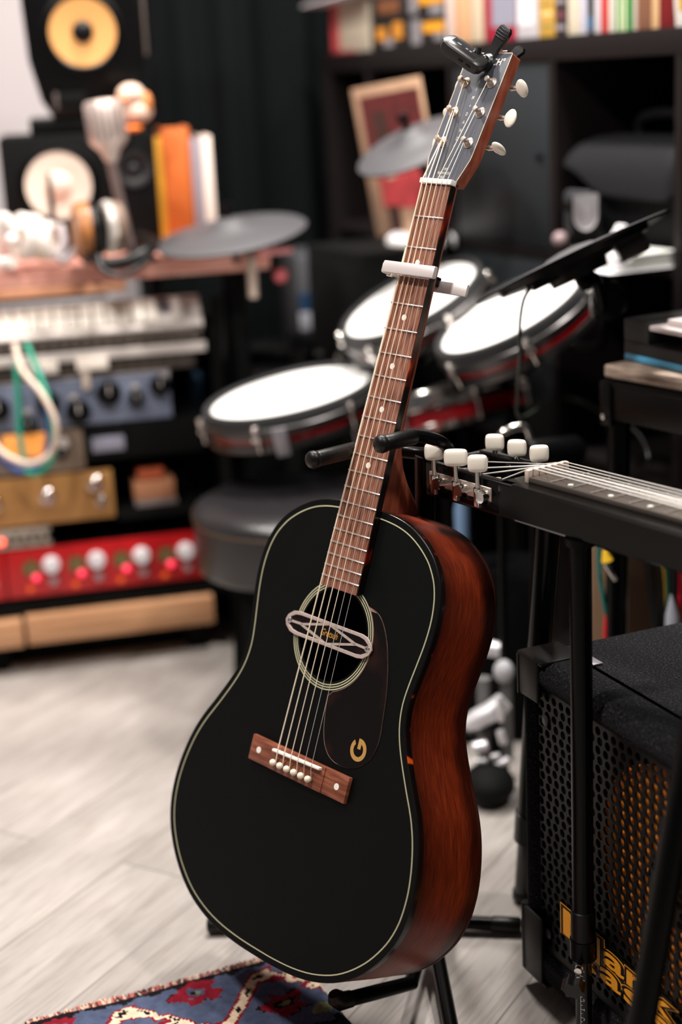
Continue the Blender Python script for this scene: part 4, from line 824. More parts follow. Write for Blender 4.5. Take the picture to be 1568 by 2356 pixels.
# ------------------------------------------------------------------ combo amplifiers behind the drums
P = at(770, 800, 3.2)
AMPR = math.radians(11)
t = thing('flight_case', 'black flight case under the grey amplifier', 'case', (P.x, 3.2, 0), AMPR)
MB().bx((-.17, -.01, 0), (.11, .20, .484), None, .01).build('case_body', K_matte, t); MB().bx((-.17, -.013, .44), (.11, -.008, .452)).build('case_trim', mat('dull_steel', (60, 60, 62), 0.5, metal=.5), t)
t = thing('grey_amplifier', 'grey amplifier with a pale control panel behind the drum pads', 'amplifier', (P.x, 3.2, .485), AMPR)
MB().bx((-.070, .002, 0), (.105, .20, .195), None, .004).build('amplifier_case', mat('slate_case', (62, 62, 66), 0.6), t)
MB().bx((-.070, -.004, .002), (.050, .004, .082), None, .002).build('pale_panel', mat('pale_slate_panel', (148, 148, 156), 0.5), t)
T = Matrix.Translation((-.036, -.004, .035)) @ Matrix.Rotation(PI / 2, 4, 'X'); MB(T).lathe([(.016, 0), (.016, .002), (.011, .002), (.011, 0)], 28).build('dial_ring', mat('slate_ring', (104, 104, 112), 0.5), t)
m_ = MB(); knob(m_, .006, .036, .009, .012, mat('slate_ring', (104, 104, 112), 0.5), None, -.004); m_.build('knob', None, t)
MB().bx((-.068, -.002, .084), (-.022, .003, .122)).build('blue_panel', mat('navy_panel', (24, 56, 88), 0.5), t)
MB().bx((-.020, -.002, .084), (.100, .003, .122)).build('brown_panel', mat('umber_panel', (66, 56, 54), 0.5), t)
MB().bx((-.034, -.008, .121), (-.006, -.002, .136), None, .003).build('white_label', mat('soft_white_label', (186, 184, 186), 0.5), t)
m_ = MB(); knob(m_, .042, .100, .014, .014, mat('soft_white_knob', (190, 190, 190), 0.5), None, -.004); m_.build('knob', None, t)
MB().bx((.040, -.006, .118), (.098, -.002, .136), None, .002).build('button_strip', mat('soft_white_label', (186, 184, 186), 0.5), t)
# white practice pad
q = at(968, 552, 2.95); t = thing('practice_pad', 'round white practice pad behind the guitar neck above the tom pads', 'practice pad', mw=Matrix.Translation(q)); T = zalign((0, 0, 0), (.03, -.05, 1))
MB(T).lathe([(.001, -.014), (.055, -.014), (.063, -.008), (.064, .004), (.058, .010), (.001, .012)], 40, cap=False).build('pad_disc', mat('soft_white_rubber', (232, 230, 234), 0.5), t)
MB(T).lathe([(.064, -.012), (.0655, -.004), (.064, .002)], 40, cap=False).build('pad_edge', WHITE, t)
MB().tube([(0, 0, -.012), (0.0, .03, -.12), (0.0, .01, .54 - q.z)], .007, 12).build('pad_post', K_metal, t)
# record sleeve
q2 = at(868, 545, 3.08)
t = thing('black_cabinet', 'black cabinet under the record sleeve', 'cabinet', (q2.x, q2.y, 0), math.radians(-66)); MB().bx((-.005, -.15, 0), (.24, .02, q2.z - .001), None, .004).build('cabinet_body', K_matte, t); MB().bx((.005, -.154, .1), (.23, -.149, q2.z - .03), None, .002).build('cabinet_door', K_matte, t)
LM_ = Matrix.Translation((q2.x, q2.y, q2.z)) @ Matrix.Rotation(math.radians(-66), 4, 'Z') @ Matrix.Rotation(math.radians(-4), 4, 'Y') @ Matrix.Rotation(math.radians(7), 4, 'X')
t = thing('record_sleeve', 'beige and red record sleeve leaning behind the grey cymbal pad', 'record sleeve', mw=Matrix.Translation((q2.x, q2.y, q2.z)))
IV = Matrix.Translation((-q2.x, -q2.y, -q2.z)); S_ = .282
MB(LM_).bx((0, 0, 0), (S_, .004, S_), None, .001).build('sleeve', mat('beige_card', (196, 158, 128), 0.6, var=.12, vscale=20), t, inv=IV)
m_ = MB(LM_); m_.use(mat('oxblood_print', (104, 34, 34), 0.6, var=.3, vscale=30)); m_.bx((.03, -.0012, .15), (S_ - .01, -.0006, S_ - .018)); m_.use(mat('rose_red_print', (206, 70, 74), 0.6, var=.25, vscale=26)); m_.bx((.055, -.0012, .055), (S_ - .02, -.0006, .148)); m_.use(mat('cream_print', (222, 200, 178), 0.6)); m_.bx((.09, -.0016, .11), (.125, -.0008, .140)); m_.use(mat('brown_print', (70, 42, 34), 0.6)); m_.bx((.075, -.0016, .165), (.13, -.0008, .235)); m_.bx((.07, -.0016, .012), (.12, -.0008, .06)); m_.build('cover_print', None, t, inv=IV)

# ================================================================== shelf unit along the right wall
SM = basis(WP, WD, -WN, (0, 0, 1))
SHK = mat('black_brown_shelf', (22, 17, 17), 0.5, spec=.25)
t = bpy.data.objects.new('shelf_unit', None); COL.objects.link(t); t.matrix_world = SM; tag(t, 'large black-brown cube shelf unit along the right wall', 'shelf')
SX = [-.60, -.41, -.075, .26, .595, .93, 1.265]; ZT = 1.074
MB().bx((-.62, 0, ZT - .038), (1.30, .39, ZT), None, .001).build('top_board', SHK, t)
for z in (.725, .385): MB().bx((-.60, .002, z - .016), (1.28, .39, z)).build('shelf_board', SHK, t)
MB().bx((-.62, 0, .0), (1.30, .39, .04), None, .001).build('bottom_board', SHK, t)
for i, x in enumerate(SX):
    wv = .019 if i in (0, len(SX) - 1) else .009
    MB().bx((x - wv, .001, .04), (x + wv, .39, ZT - .038)).build('upright', SHK, t)
MB().bx((-.60, .384, .04), (1.28, .39, ZT - .038)).build('back_panel', K_matte, t)
DOORM = mat('slate_blue_door', (30, 36, 40), 0.55, var=.1, vscale=6)
for z0, z1 in ((.727, ZT - .040), (.387, .707)): d_ = MB().bx((-.064, .003, z0), (.249, .018, z1), None, .002).build('door', DOORM, t); MB(Matrix.Translation((.225, .0, (z0 + z1) / 2)) @ Matrix.Rotation(PI / 2, 4, 'X')).lathe([(.006, 0), (.006, .008), (.001, .009)], 16).build('door_knob', K_plastic, d_)
def spt(x, y):
    d = ray(x, y); P0 = WP; s_ = (P0 - Vector((0, 0, H))); n = WN; k = (s_.x * n.x + s_.y * n.y) / (d.x * n.x + d.y * n.y); q = Vector((0, 0, H)) + d * k; v = q - P0
    return v.x * WD.x + v.y * WD.y, q.z
def shelf_book(x0, x1, yb, col, label, h=.22, dep=.16, lean=0, stripes=None, name='book', cat='book', inset_=.01):
    s0 = spt(x0, yb)[0]; s1 = spt(x1, yb)[0]; w_ = s1 - s0
    t = bpy.data.objects.new(name, None); COL.objects.link(t); t.matrix_world = SM @ Matrix.Translation(((s0 + s1) / 2, inset_, ZT)) @ Matrix.Rotation(math.radians(lean), 4, 'Y'); tag(t, label, cat, 'books along the shelf top' if cat == 'book' else None)
    cm = mat('cover_%d_%d_%d' % col, col, 0.5)
    m_ = MB(); m_.box((0, .002, h / 2), (w_ - .001, .004, h), None, .001); m_.box((-w_ / 2 + .0012, dep / 2, h / 2), (.0018, dep, h)); m_.box((w_ / 2 - .0012, dep / 2, h / 2), (.0018, dep, h)); m_.build('cover', cm, t)
    MB().box((0, dep / 2, h / 2 - .0015), (w_ - .004, dep - .01, h - .006)).build('pages', mat('paper', (226, 214, 198), 0.8), t)
    if stripes:
        for k, (a, b, c, d, cc) in enumerate(stripes): MB().box((((a + b) / 2 - .5) * w_, -.0004, (c + d) / 2 * h), ((b - a) * w_, .001, (d - c) * h)).build('spine_print', mat('print_%d_%d_%d' % cc, cc, 0.5), t)
    return t
YB = lambda x: 100 - (x - 1080) * .113
bks = [((1016, 1034), (236, 214, 206), 'pinkish white book at the left end of the shelf row', None), ((1035, 1070), (238, 184, 138), 'peach book between the pinkish white and pale yellow books', None), ((1073, 1100), (232, 212, 182), 'pale yellow book left of the crimson-edged book', None),
       ((1104, 1176), (184, 30, 60), 'wide crimson book with a lilac-grey spine panel', [(.25, 1, .12, .50, (150, 150, 166)), (.25, 1, .50, .62, (74, 88, 106))]), ((1178, 1224), (226, 222, 228), 'thick white book just right of the crimson book', [(.1, .8, .1, .3, (240, 240, 244))]),
       ((1229, 1264), (226, 178, 72), 'yellow patterned book in the shelf row', [(.15, .85, .08, .10, (150, 130, 90)), (.15, .85, .16, .18, (236, 220, 170)), (.15, .85, .24, .26, (150, 130, 90)), (.15, .85, .33, .35, (236, 220, 170))]), ((1265, 1291), (52, 44, 50), 'dark patterned book right of the yellow book', [(.1, .9, .05, .09, (150, 140, 146)), (.1, .9, .14, .2, (110, 60, 70)), (.1, .9, .26, .30, (150, 140, 146))]),
       ((1294, 1320), (238, 224, 200), 'cream book between the dark patterned and lilac-white books', None), ((1322, 1338), (216, 214, 230), 'lilac-white thin book left of the black book', None), ((1339, 1352), (16, 18, 22), 'thin black book with a blue foot', [(0, 1, .03, .12, (30, 90, 130))]),
       ((1354, 1369), (226, 220, 226), 'thin white book between the black and red books', None), ((1370, 1386), (214, 44, 40), 'bright red book in the shelf row', None), ((1387, 1402), (236, 228, 216), 'white book between the red and green striped books', None),
       ((1404, 1440), (44, 150, 70), 'green book with white stripes', [(.2, .34, 0, .35, (226, 226, 190)), (.52, .66, 0, .35, (226, 226, 190)), (.0, 1, .30, .62, (226, 226, 190))]), ((1443, 1452), (216, 200, 184), 'thin pale book left of the brown book', None), ((1453, 1484), (140, 94, 70), 'brown book in the shelf row', None),
       ((1486, 1502), (232, 190, 140), 'apricot book left of the dark red book', None), ((1503, 1536), (124, 12, 22), 'dark red book near the photo edge', [(0, 1, .2, .215, (190, 120, 120))])]
for (x0, x1), col, lb, st in bks: shelf_book(x0, x1, YB((x0 + x1) / 2), col, lb, h=random.uniform(.19, .25), stripes=st)
shelf_book(1541, 1575, 62, (238, 232, 224), 'white and gold book leaning at the right end of the shelf row', lean=-7, stripes=[(.3, .9, .1, .5, (190, 150, 70))], dep=.12)
# left part of the shelf: boxes
def sbox(name, cat, label, x0, x1, yb, z0, h, dep, m, y0=.01, parts=()):
    s0 = spt(x0, yb)[0]; s1 = spt(x1, yb)[0]
    t = bpy.data.objects.new(name, None); COL.objects.link(t); t.matrix_world = SM @ Matrix.Translation(((s0 + s1) / 2, y0, z0)); tag(t, label, cat); w_ = s1 - s0
    MB().bx((-w_ / 2, 0, 0), (w_ / 2, dep, h), None, .0015).build('box_body', m, t)
    for nm, a, b, c, d, mm in parts: MB().bx((-w_ / 2 + a * w_, -.0012, c * h), (-w_ / 2 + b * w_, .0002, d * h)).build(nm, mm, t)
    return t
OR = mat('amber_print', (214, 140, 40), 0.5); GR = mat('grey_print', (140, 136, 140), 0.5); K_box = mat('black_card', (20, 18, 17), 0.55)
sbox('file_box', 'box', 'cream file box with a red left edge at the left end of the shelf', 757, 842, 138, ZT, .098, .25, mat('cream_card', (196, 184, 164), 0.6), parts=(('red_edge', -.01, .2, 0, 1, mat('red_card', (196, 70, 74), 0.6)), ('red_foot', 0, .6, -.0, .05, mat('red_card', (196, 70, 74), 0.6))))
sp_ = bpy.data.objects.new('paper_sheet', None); COL.objects.link(sp_); sp_.matrix_world = SM @ Matrix.Translation((spt(755, 100)[0] + .03, -.02, ZT + .100)); tag(sp_, 'white paper sheet sticking out from the top of the cream file box', 'paper')
MB(Matrix.Rotation(math.radians(-3), 4, 'Y')).bx((-.07, -.02, 0), (.16, .19, .0035), None, .001).build('sheet', mat('paper_white', (240, 238, 242), 0.7), sp_)
sbox('string_box', 'box', 'black box with orange print, lower one beside the cream file box', 846, 930, 130, ZT, .052, .2, K_box, parts=(('orange_print', .15, .42, .35, .8, OR), ('orange_print', .6, .85, .35, .95, OR), ('grey_print', .35, .6, .1, .4, GR)))
sbox('string_box', 'box', 'black box with orange print stacked on the lower one', 848, 928, 130, ZT + .0525, .05, .2, K_box, parts=(('orange_print', .2, .8, .3, .8, mat('dull_orange_print', (120, 72, 40), 0.5)),))
sbox('pedal_box', 'box', 'black box with a yellow label, lower one beside the peach book', 934, 1012, 118, ZT, .050, .2, K_box, parts=(('grey_print', .05, .32, .1, 1.0, GR), ('yellow_label', .4, 1.0, .50, .86, mat('yellow_print', (238, 164, 30), 0.5)), ('grey_print', .72, .98, .2, .46, GR)))
sbox('pedal_box', 'box', 'black box with a yellow label, upper one beside the peach book', 934, 1012, 118, ZT + .0505, .055, .2, K_box, parts=(('grey_print', .0, .24, .2, .95, GR), ('yellow_label', .3, 1.0, .45, .75, mat('yellow_print', (238, 164, 30), 0.5)), ('grey_print', .6, .98, .1, .4, GR)))
# bag in the open cube
t = bpy.data.objects.new('camera_bag', None); COL.objects.link(t); t.matrix_world = SM @ Matrix.Translation((.425, .02, .7255)); tag(t, 'black padded bag with a rounded flap inside the open shelf cube', 'bag')
BAGM = mat('black_nylon', (14, 14, 16), 0.7, spec=.2, bump=.2, bscale=120)
m_ = MB(); m_.box((0, .12, .082), (.285, .20, .163), None, .035); m_.build('bag_body', BAGM, t)
m_ = MB(); rings = []
for x in (-.152, -.14, -.10, -.05, .0, .06, .12, .15): 
    k = .55 if abs(x) > .145 else 1; dz = -.012 * math.cos(x * 10) * 0
    rings.append([(x, .22, .170 + .012 * k), (x, .08, .178 + .014 * k), (x, .01, .172 + .01 * k), (x, -.012, .148), (x, -.014, .092 + (.05 if x < -.12 else (.035 if x < -.08 else 0)) - .0), (x, -.006, .094 + (.05 if x < -.12 else (.035 if x < -.08 else 0))), (x, .0, .14), (x, .2, .160)])
m_.loft(rings); m_.build('flap', mat('grey_black_flap', (28, 28, 31), 0.7, spec=.2, bump=.1, bscale=120), t, sub=1, sharp=80)
m_ = MB(); m_.tube([(-.07, .09, .19), (-.06, .085, .212), (0, .08, .222), (.08, .08, .216), (.11, .09, .19)], .009, 12, smooth=5); m_.build('handle', BAGM, t)
m_ = MB(); m_.box((-.09, -.018, .06), (.07, .018, .09), None, .008); m_.build('side_pocket', mat('charcoal_nylon', (48, 48, 52), 0.6), t)
for x in (-.105, -.07): MB().box((x, -.03, .08), (.018, .008, .014), None, .003).build('buckle', K_plastic, t)
t = bpy.data.objects.new('paper_stack', None); COL.objects.link(t); t.matrix_world = SM @ Matrix.Translation((.505, -.0, .7255)); tag(t, 'low stack of white papers in front of the bag', 'papers')
MB().bx((-.085, -.11, 0.0), (.075, .018, .001)).build('bottom_sheet', mat('paper_white', (240, 238, 242), 0.7), t)
for k in range(4): MB(Matrix.Rotation(.03 * (k - 1), 4, 'Z')).bx((-.082, -.085 + .004 * k, .0012 + .006 * k), (.07, .016, .0065 + .006 * k), None, .001).build('paper_sheaf', mat('paper_grey', (206, 206, 200), 0.7), t)
MB().tube([(.045, -.08, .036), (.06, -.082, .052), (.062, -.08, .07)], [.012, .014, .008], 14).build('folded_note', mat('paper_white', (240, 238, 242), 0.7), t)
MB().sphere((.056, -.082, .02), .016).build('paper_ball', mat('paper_white', (240, 238, 242), 0.7), t); MB().sphere((.03, -.08, .036), .012).build('paper_ball', mat('paper_white', (240, 238, 242), 0.7), t)
q = at(1288, 551, 2.62); t = thing('rubber_ball', 'small pinkish ball lying at the left side of the bag', 'ball', (q.x, q.y, q.z - .0)); MB().sphere((0, 0, 0), .013).build('ball', mat('rosy_rubber', (150, 128, 130), 0.5), t)
# small U shaped cradle above the edge-on cymbal
q = at(1347, 545, 2.42); t = thing('instrument_cradle', 'small black U-shaped cradle with a shiny curved inside', 'cradle', (q.x, q.y, q.z), math.radians(-8))
cr = [(-.0225, .010), (-.0225, .060), (-.018, .0615), (-.010, .0585)] 
inner = [(-.0195 + .0, .0595)] + [(-.0185 * math.cos(PI * i / 14), .031 - .022 * math.sin(PI * i / 14)) for i in range(15)] + [(.0190, .0625)]
outer = [(.0235, .0635), (.0235, .004), (-.0215, .004), (-.0235, .058)]
MB(Matrix.Rotation(PI / 2, 4, 'X')).prism(inner + outer, -.032, 0).build('cradle_body', K_matte, t)
m_ = MB(Matrix.Rotation(PI / 2, 4, 'X')); ins = [(x, y) for x, y in inner]; m_.add([(x, y, -.002) for x, y in ins] + [(x * .92, y + .001, -.030) for x, y in ins], [(i, i + 1, len(ins) + i + 1, len(ins) + i) for i in range(len(ins) - 1)] + [tuple(len(ins) + i for i in range(len(ins)))]); m_.build('shiny_lining', mat('polished_lining', (190, 186, 188), 0.3, metal=.6), t)
MB().box((.001, .012, -.004), (.058, .04, .016), Matrix.Rotation(math.radians(-6), 4, 'Y'), .003).build('cradle_base', K_metal, t)
MB().tube([(0.0, .016, -.01), (.004, .03, -.10), (.02, .30, .66 - q.z - .02)], .009, 12).build('post', K_metal, t)

# ================================================================== bass cabinet
AX = Vector((.384, -.923, 0)).normalized(); AY = Vector((.923, .384, 0)).normalized()
AM = basis((.188, 1.612, 0), AX, AY, (0, 0, 1))
t = bpy.data.objects.new('bass_cabinet', None); COL.objects.link(t); t.matrix_world = AM; tag(t, 'black carpeted bass speaker cabinet with orange cones behind a perforated grille', 'speaker cabinet')
AW, AD, AH = .53, .36, .412
m_ = MB(); b_ = .016
for z, k in ((.018, .008), (.026, 0), (AH - .018, 0), (AH - .006, .006), (AH, .018)):
    pass
m_.box((AW / 2, AD / 2 + .012, (.02 + AH) / 2), (AW, AD - .03, AH - .02), None, .014); 
m_.bx((0, 0, AH - .034), (AW, .06, AH), None, .014); m_.bx((0, 0, .02), (AW, .06, .062), None, .012); m_.bx((0, 0, .03), (.026, .06, AH - .01), None, .011); m_.bx((AW - .026, 0, .03), (AW, .06, AH - .01), None, .011)
m_.build('cabinet', CARPET, t, sharp=60)
MB().bx((.02, .020, .05), (AW - .02, .026, AH - .03)).build('baffle', mat('baffle_black', (8, 8, 8), 0.9, spec=.1), t)
CONEM = mat('orange_cone', (236, 140, 40), 0.55, bump=.1, bscale=200)
for cx_ in (.262,):
    T = Matrix.Translation((cx_, .0195, .243)) @ Matrix.Rotation(PI / 2, 4, 'X')
    o = MB(T).lathe([(.135, 0), (.135, .003), (.128, .004), (.126, .0015)], 48, cap=False).build('driver_ring', K_matte, t)
    MB(T).lathe([(.1265, .0025), (.120, .0060), (.114, .003)], 48, cap=False).build('surround', mat('orange_surround', (214, 120, 34), 0.6), o)
    MB(T).lathe([(.1145, .003), (.08, .0022), (.038, .0015)], 48, cap=False).build('speaker_cone', CONEM, o); MB(T).lathe([(.039, .001), (.034, .006), (.001, .009)], 32, cap=False).build('dust_cap', K_plastic, o)
# perforated grille
gx0, gx1, gz0, gz1 = .024, AW - .024, .064, AH - .035
GP, GRow, GRd = .0145, .0106, .0049
m_ = MB(); rows = int((gz1 - gz0) / GRow); colsn = int((gx1 - gx0) / GP)
M12 = 12
for r_i in range(rows):
    for c_i in range(colsn):
        cx_ = gx0 + GP * (c_i + .5 + (.5 if r_i % 2 else 0) * .5 + (0 if r_i % 2 else -.25) * .0); cz_ = gz1 - GRow * (r_i + .5)
        x0_, x1_, z0_, z1_ = cx_ - GP / 2, cx_ + GP / 2, cz_ - GRow / 2, cz_ + GRow / 2
        if r_i % 2: pass
        vs_ = []; fs_ = []
        for k in range(M12):
            a = 2 * PI * (k + .5) / M12; ca, sa = math.cos(a), math.sin(a)
            kx = (GP / 2) / abs(ca) if abs(ca) > 1e-6 else 9; kz = (GRow / 2) / abs(sa) if abs(sa) > 1e-6 else 9; kk = min(kx, kz)
            vs_.append((cx_ + ca * kk, 0, cz_ + sa * kk))
        # corner snapping keeps the plate closed
        for k in range(M12):
            a = 2 * PI * (k + .5) / M12; vs_.append((cx_ + GRd * math.cos(a), 0, cz_ + GRd * math.sin(a)))
        for k in range(M12):
            a = 2 * PI * (k + .5) / M12; vs_.append((cx_ + GRd * math.cos(a), .0022, cz_ + GRd * math.sin(a)))
        crn = [(x1_, 0, z1_), (x0_, 0, z1_), (x0_, 0, z0_), (x1_, 0, z0_)]
        vs_ += crn
        for k in range(M12):
            k2 = (k + 1) % M12; p, q = vs_[k], vs_[k2]
            if abs(p[0] - q[0]) > 1e-7 and abs(p[2] - q[2]) > 1e-7:
                ci = 0 if (p[0] + q[0]) / 2 > cx_ and (p[2] + q[2]) / 2 > cz_ else 1 if (p[0] + q[0]) / 2 <= cx_ and (p[2] + q[2]) / 2 > cz_ else 2 if (p[0] + q[0]) / 2 <= cx_ else 3
                fs_.append((k, 36 + ci, k2, 12 + k2, 12 + k))
            else: fs_.append((k, k2, 12 + k2, 12 + k))
            fs_.append((12 + k, 12 + k2, 24 + k2, 24 + k))
        m_.add(vs_, fs_)
m_.bx((gx0 - .004, 0, gz1), (gx1 + .012, .002, gz1 + .010)); m_.bx((gx0 - .004, 0, gz0 - .008), (gx1 + .012, .002, gz1 - GRow * rows + .0002)); m_.bx((gx0 - .004, 0, gz0 - .008), (gx0 + GP * .25, .002, gz1 + .01)); m_.bx((gx0 + GP * (colsn + .25) - .0036, .0005, gz0 - .008), (gx1 + .012, .002, gz1 + .01))
gr = m_.build('grille', mat('grille_black', (7, 7, 7), 0.45, spec=.25), t, sharp=40)
gr.location = (0, .007, 0)
for x, z in ((.044, .345), (AW - .044, .345), (.044, .085), (AW - .044, .085), (.30, .345)): MB(Matrix.Translation((x, .006, z)) @ Matrix.Rotation(PI / 2, 4, 'X')).lathe([(.0062, 0), (.0062, .0012), (.004, .0022), (.001, .0022)], 20).build('grille_screw', mat('dark_screw', (74, 72, 70), 0.4, metal=.6), t)
# corner protectors
for x, sx_ in ((0, 1), (AW, -1)):
    for z, sz_ in ((AH, -1), (.02, 1)):
        for y, sy_ in ((0, 1), (AD, -1)):
            hh = .048 if sz_ < 0 else .085
            m_ = MB(); m_.box((x + sx_ * .024, y + sy_ * .024, z - sz_ * .001 + sz_ * .0015), (.052, .052, .005), None, .002); m_.box((x - sx_ * .0005, y + sy_ * .024, z + sz_ * hh / 2 - sz_ * .001), (.005, .052, hh), None, .002); m_.box((x + sx_ * .020, y - sy_ * .0005, z + sz_ * hh / 2 - sz_ * .001), (.044, .005, hh), None, .002)
            m_.rod((x + sx_ * .0015, y + sy_ * .0015, z + sz_ * .002), (x + sx_ * .0015, y + sy_ * .0015, z + sz_ * (hh)), .0055)
            m_.build('corner_protector', mat('brown_black_corner', (22, 19, 18), 0.4, spec=.3), t)
for x in (.06, AW - .06):
    for y in (.06, AD - .06): MB().lathe([(.016, 0), (.018, .02)], 20, Matrix.Translation((x, y, 0))).build('rubber_foot', K_rubber, t)
MB().box((.070, .050, AH + .0015), (.022, .012, .002), Matrix.Identity(4), .0005).build('metal_tag', mat('grey_tag', (140, 134, 140), 0.4, metal=.5), t)
MB().rrod((.20, AD - .05, AH + .004), (.28, AD - .05, AH + .006), .0055).build('cover_strip', mat('bright_strip', (230, 222, 224), 0.35), t)
# badge lettering
TXM = Matrix.Translation((.172, .0035, .118)) @ Matrix.Rotation(PI / 2, 4, 'X')
OR2 = mat('orange_lettering', (240, 158, 30), 0.5)
badge = MB().bx((.082, .0045, .094), (.284, .0060, .134), None, .0006).build('name_badge', K_plastic, t)
def bletter(ch, x0, x1, z0, z1):
    def mk(off, y, m, nm):
        cu = bpy.data.curves.new(nm, 'FONT'); cu.body = ch; cu.size = 1.0; cu.extrude = .01; cu.offset = off; cu.resolution_u = 4
        tmp = bpy.data.objects.new('tmp', cu); COL.objects.link(tmp); bpy.context.view_layer.update()
        me = bpy.data.meshes.new_from_object(tmp.evaluated_get(bpy.context.evaluated_depsgraph_get())); bpy.data.objects.remove(tmp); bpy.data.curves.remove(cu)
        return me
    b0 = mk(0.015, 0, None, 'm'); xs = [v.co.x for v in b0.vertices]; ys_ = [v.co.y for v in b0.vertices]; ax, bx_, ay, by = min(xs), max(xs), min(ys_), max(ys_); bpy.data.meshes.remove(b0)
    sx, sy = (x1 - x0) / (bx_ - ax), (z1 - z0) / (by - ay)
    for off, y, m, nm in ((.085, .0040, OR2, 'badge_outline'), (.068, .0036, K_plastic, 'badge_backing'), (.015, .0028, OR2, 'badge_lettering')):
        me = mk(off, y, m, nm); me.transform(Matrix.Translation((x0 - ax * sx, y, z0 - ay * sy)) @ Matrix.Rotation(PI / 2, 4, 'X') @ Matrix.Diagonal((sx, sy, .03, 1))); me.materials.clear(); me.materials.append(m); me.name = nm
        link(bpy.data.objects.new(nm, me), badge)
for a_ in (('M', .082, .156, .106, .1375), ('a', .163, .202, .1135, .130), ('r', .207, .240, .1135, .130), ('k', .245, .288, .1135, .137), ('b', .104, .150, .0885, .100), ('a', .156, .196, .0915, .108), ('s', .202, .238, .0915, .108), ('s', .246, .286, .0915, .108)): bletter(*a_)

# ================================================================== lap steel guitar on its legs
LMx = basis((.094, 1.66, .62), (.551, -.835, 0), (.835, .551, 0), (0, 0, 1))
t = bpy.data.objects.new('lap_steel_guitar', None); COL.objects.link(t); t.matrix_world = LMx; tag(t, 'glossy black lap steel guitar on telescopic legs, running out of the photo on the right', 'lap steel guitar')
LK = mat('worn_black_gloss', (7, 6, 6), 0.22, spec=.16, var=.2, vscale=30)
m_ = MB(); m_.bx((.0, 0, -.037), (.145, .013, 0), None, .003); m_.bx((.0, .072, -.037), (.145, .086, 0), None, .003); m_.bx((0, .006, -.037), (.016, .08, -.0005), None, .003); m_.bx((.0, .0, -.038), (.15, .086, -.026), None, .003)
m_.build('headstock', LK, t, sharp=40)
m_ = MB(); rings = []
for x, y0, y1 in ((.125, 0, .086), (.2, -.0005, .092), (.35, -.001, .098), (.5, -.004, .108), (.62, -.03, .14), (.8, -.045, .155), (.86, -.03, .14)): rings.append([(x, y0 + .003, 0), (x, y1 - .003, 0), (x, y1, -.003), (x, y1, -.035), (x, y1 - .003, -.038), (x, y0 + .003, -.038), (x, y0, -.035), (x, y0, -.003)])
m_.loft(rings); m_.build('body', LK, t, sharp=35)
MB().bx((.150, .020, .0), (.60, .074, .006), None, .001).build('fretboard', mat('smoky_silver_board', (92, 84, 78), 0.3, metal=.4, var=.15, vscale=20), t)
MB().box((.147, .047, .006), (.006, .056, .014), None, .001).build('nut', mat('pale_metal', (226, 206, 190), 0.4, metal=0.3), t)
for i in range(6):
    y1 = .026 + .0085 * i; px_ = (.0995, .0631, .0255)[min(i, 5 - i)]; yp = .020 if i < 3 else .066
    MB().tube([(px_, yp, -.008), (.147, y1, .0135), (.70, y1 - (.0), .014)], .0006 if i > 2 else .0009, 6).build('lap_steel_string', STEELSTR, t)
for k in range(1, 13): MB().box((.15 + 0.57 * (1 - 2 ** (-k / 12.)), .047, .0065), (.0016, .052, .001)).build('fret_line', mat('dim_line', (140, 130, 122), 0.4), t)
for x in (.205, .262, .315, .37): MB().lathe([(.0028, .0), (.0028, .001)], 16, Matrix.Translation((x, .027, .0062))).build('position_dot', mat('pearl_dot', (240, 236, 228), 0.3), t)
for s_, yy, zc in ((0, -.006, .016), (1, .078, .012)):
    pl = MB().box((.063, -.0012 if s_ == 0 else .087, -.016), (.105, .0025, .015), None, .001).build('tuner_plate', NICKEL, t)
    for k, x in enumerate((.0255, .0631, .0995)):
        m_ = MB(); m_.rod((x, yy, -.030), (x, yy, zc - .004), .0030); m_.lathe([(.0065, -.006), (.0065, .006)], 18, Matrix.Translation((x + .008, yy + .001, -.018)) @ Matrix.Rotation(PI / 2, 4, 'X')); m_.box((x, yy, -.022), (.009, .007, .018), None, .0015); m_.lathe([(.0045, -.002), (.0045, .002)], 14, Matrix.Translation((x, yy - .001, -.012)));
        o = m_.build('tuner_gear', CHROME, pl)
        a = math.radians({(0, 0): 58, (0, 1): 47, (0, 2): 45, (1, 0): 40, (1, 1): 42, (1, 2): 58}[(s_, k)])
        mb2 = MB(Matrix.Translation((x, yy, zc)) @ Matrix.Rotation(a, 4, 'Z')); mb2.box((0, 0, 0), (.026 if (s_, k) == (0, 1) else .0215, .0105, .0195), None, .0046); mb2.build('tuning_button', IVORY, o, sub=1, sharp=80)
        m3 = MB(); m3.rod((.0255 + (.0376 * k), .02 if s_ == 0 else .066, -.027), (.0255 + (.0376 * k), .02 if s_ == 0 else .066, -.004), .0035); m3.build('string_post', CHROME, pl)
def leg_(top, foot, r, clampz, label=None, tape=False):
    top = Vector(top); foot = Vector(foot); I = LMx.inverted(); d = foot - top; f = clampz; mid = top + d * f; u = d.normalized()
    o = MB().rod(top, mid, r, 24).build('leg', K_metal, t, inv=I)
    MB().rod(mid - u * .002, foot, r * .78, 20).build('inner_tube', mat('satin_black_tube', (14, 14, 14), 0.25), o, inv=I)
    MB().tube([mid - u * .022, mid - u * .021, mid + u * .024, mid + u * .026], [r * 1.02, r * 1.16, r * 1.16, r], 24).build('clamp_collar', K_plastic, o, inv=I)
    MB().rrod(foot - u * .02, foot, r * .95).build('rubber_tip', K_rubber, o, inv=I)
    MB(zalign(top + Vector((0, 0, .0)), (0, 0, 1))).lathe([(r * 1.4, -.006), (r * 1.4, .001)], 24).build('socket', K_metal, o, inv=I)
    return o, mid, u
l1, mid1, u1 = leg_((.2325, 1.465, .5825), (.2325, 1.465, 0), .0112, .735)
I = LMx.inverted()
dd = Vector((-.35, -.94, 0)).normalized()
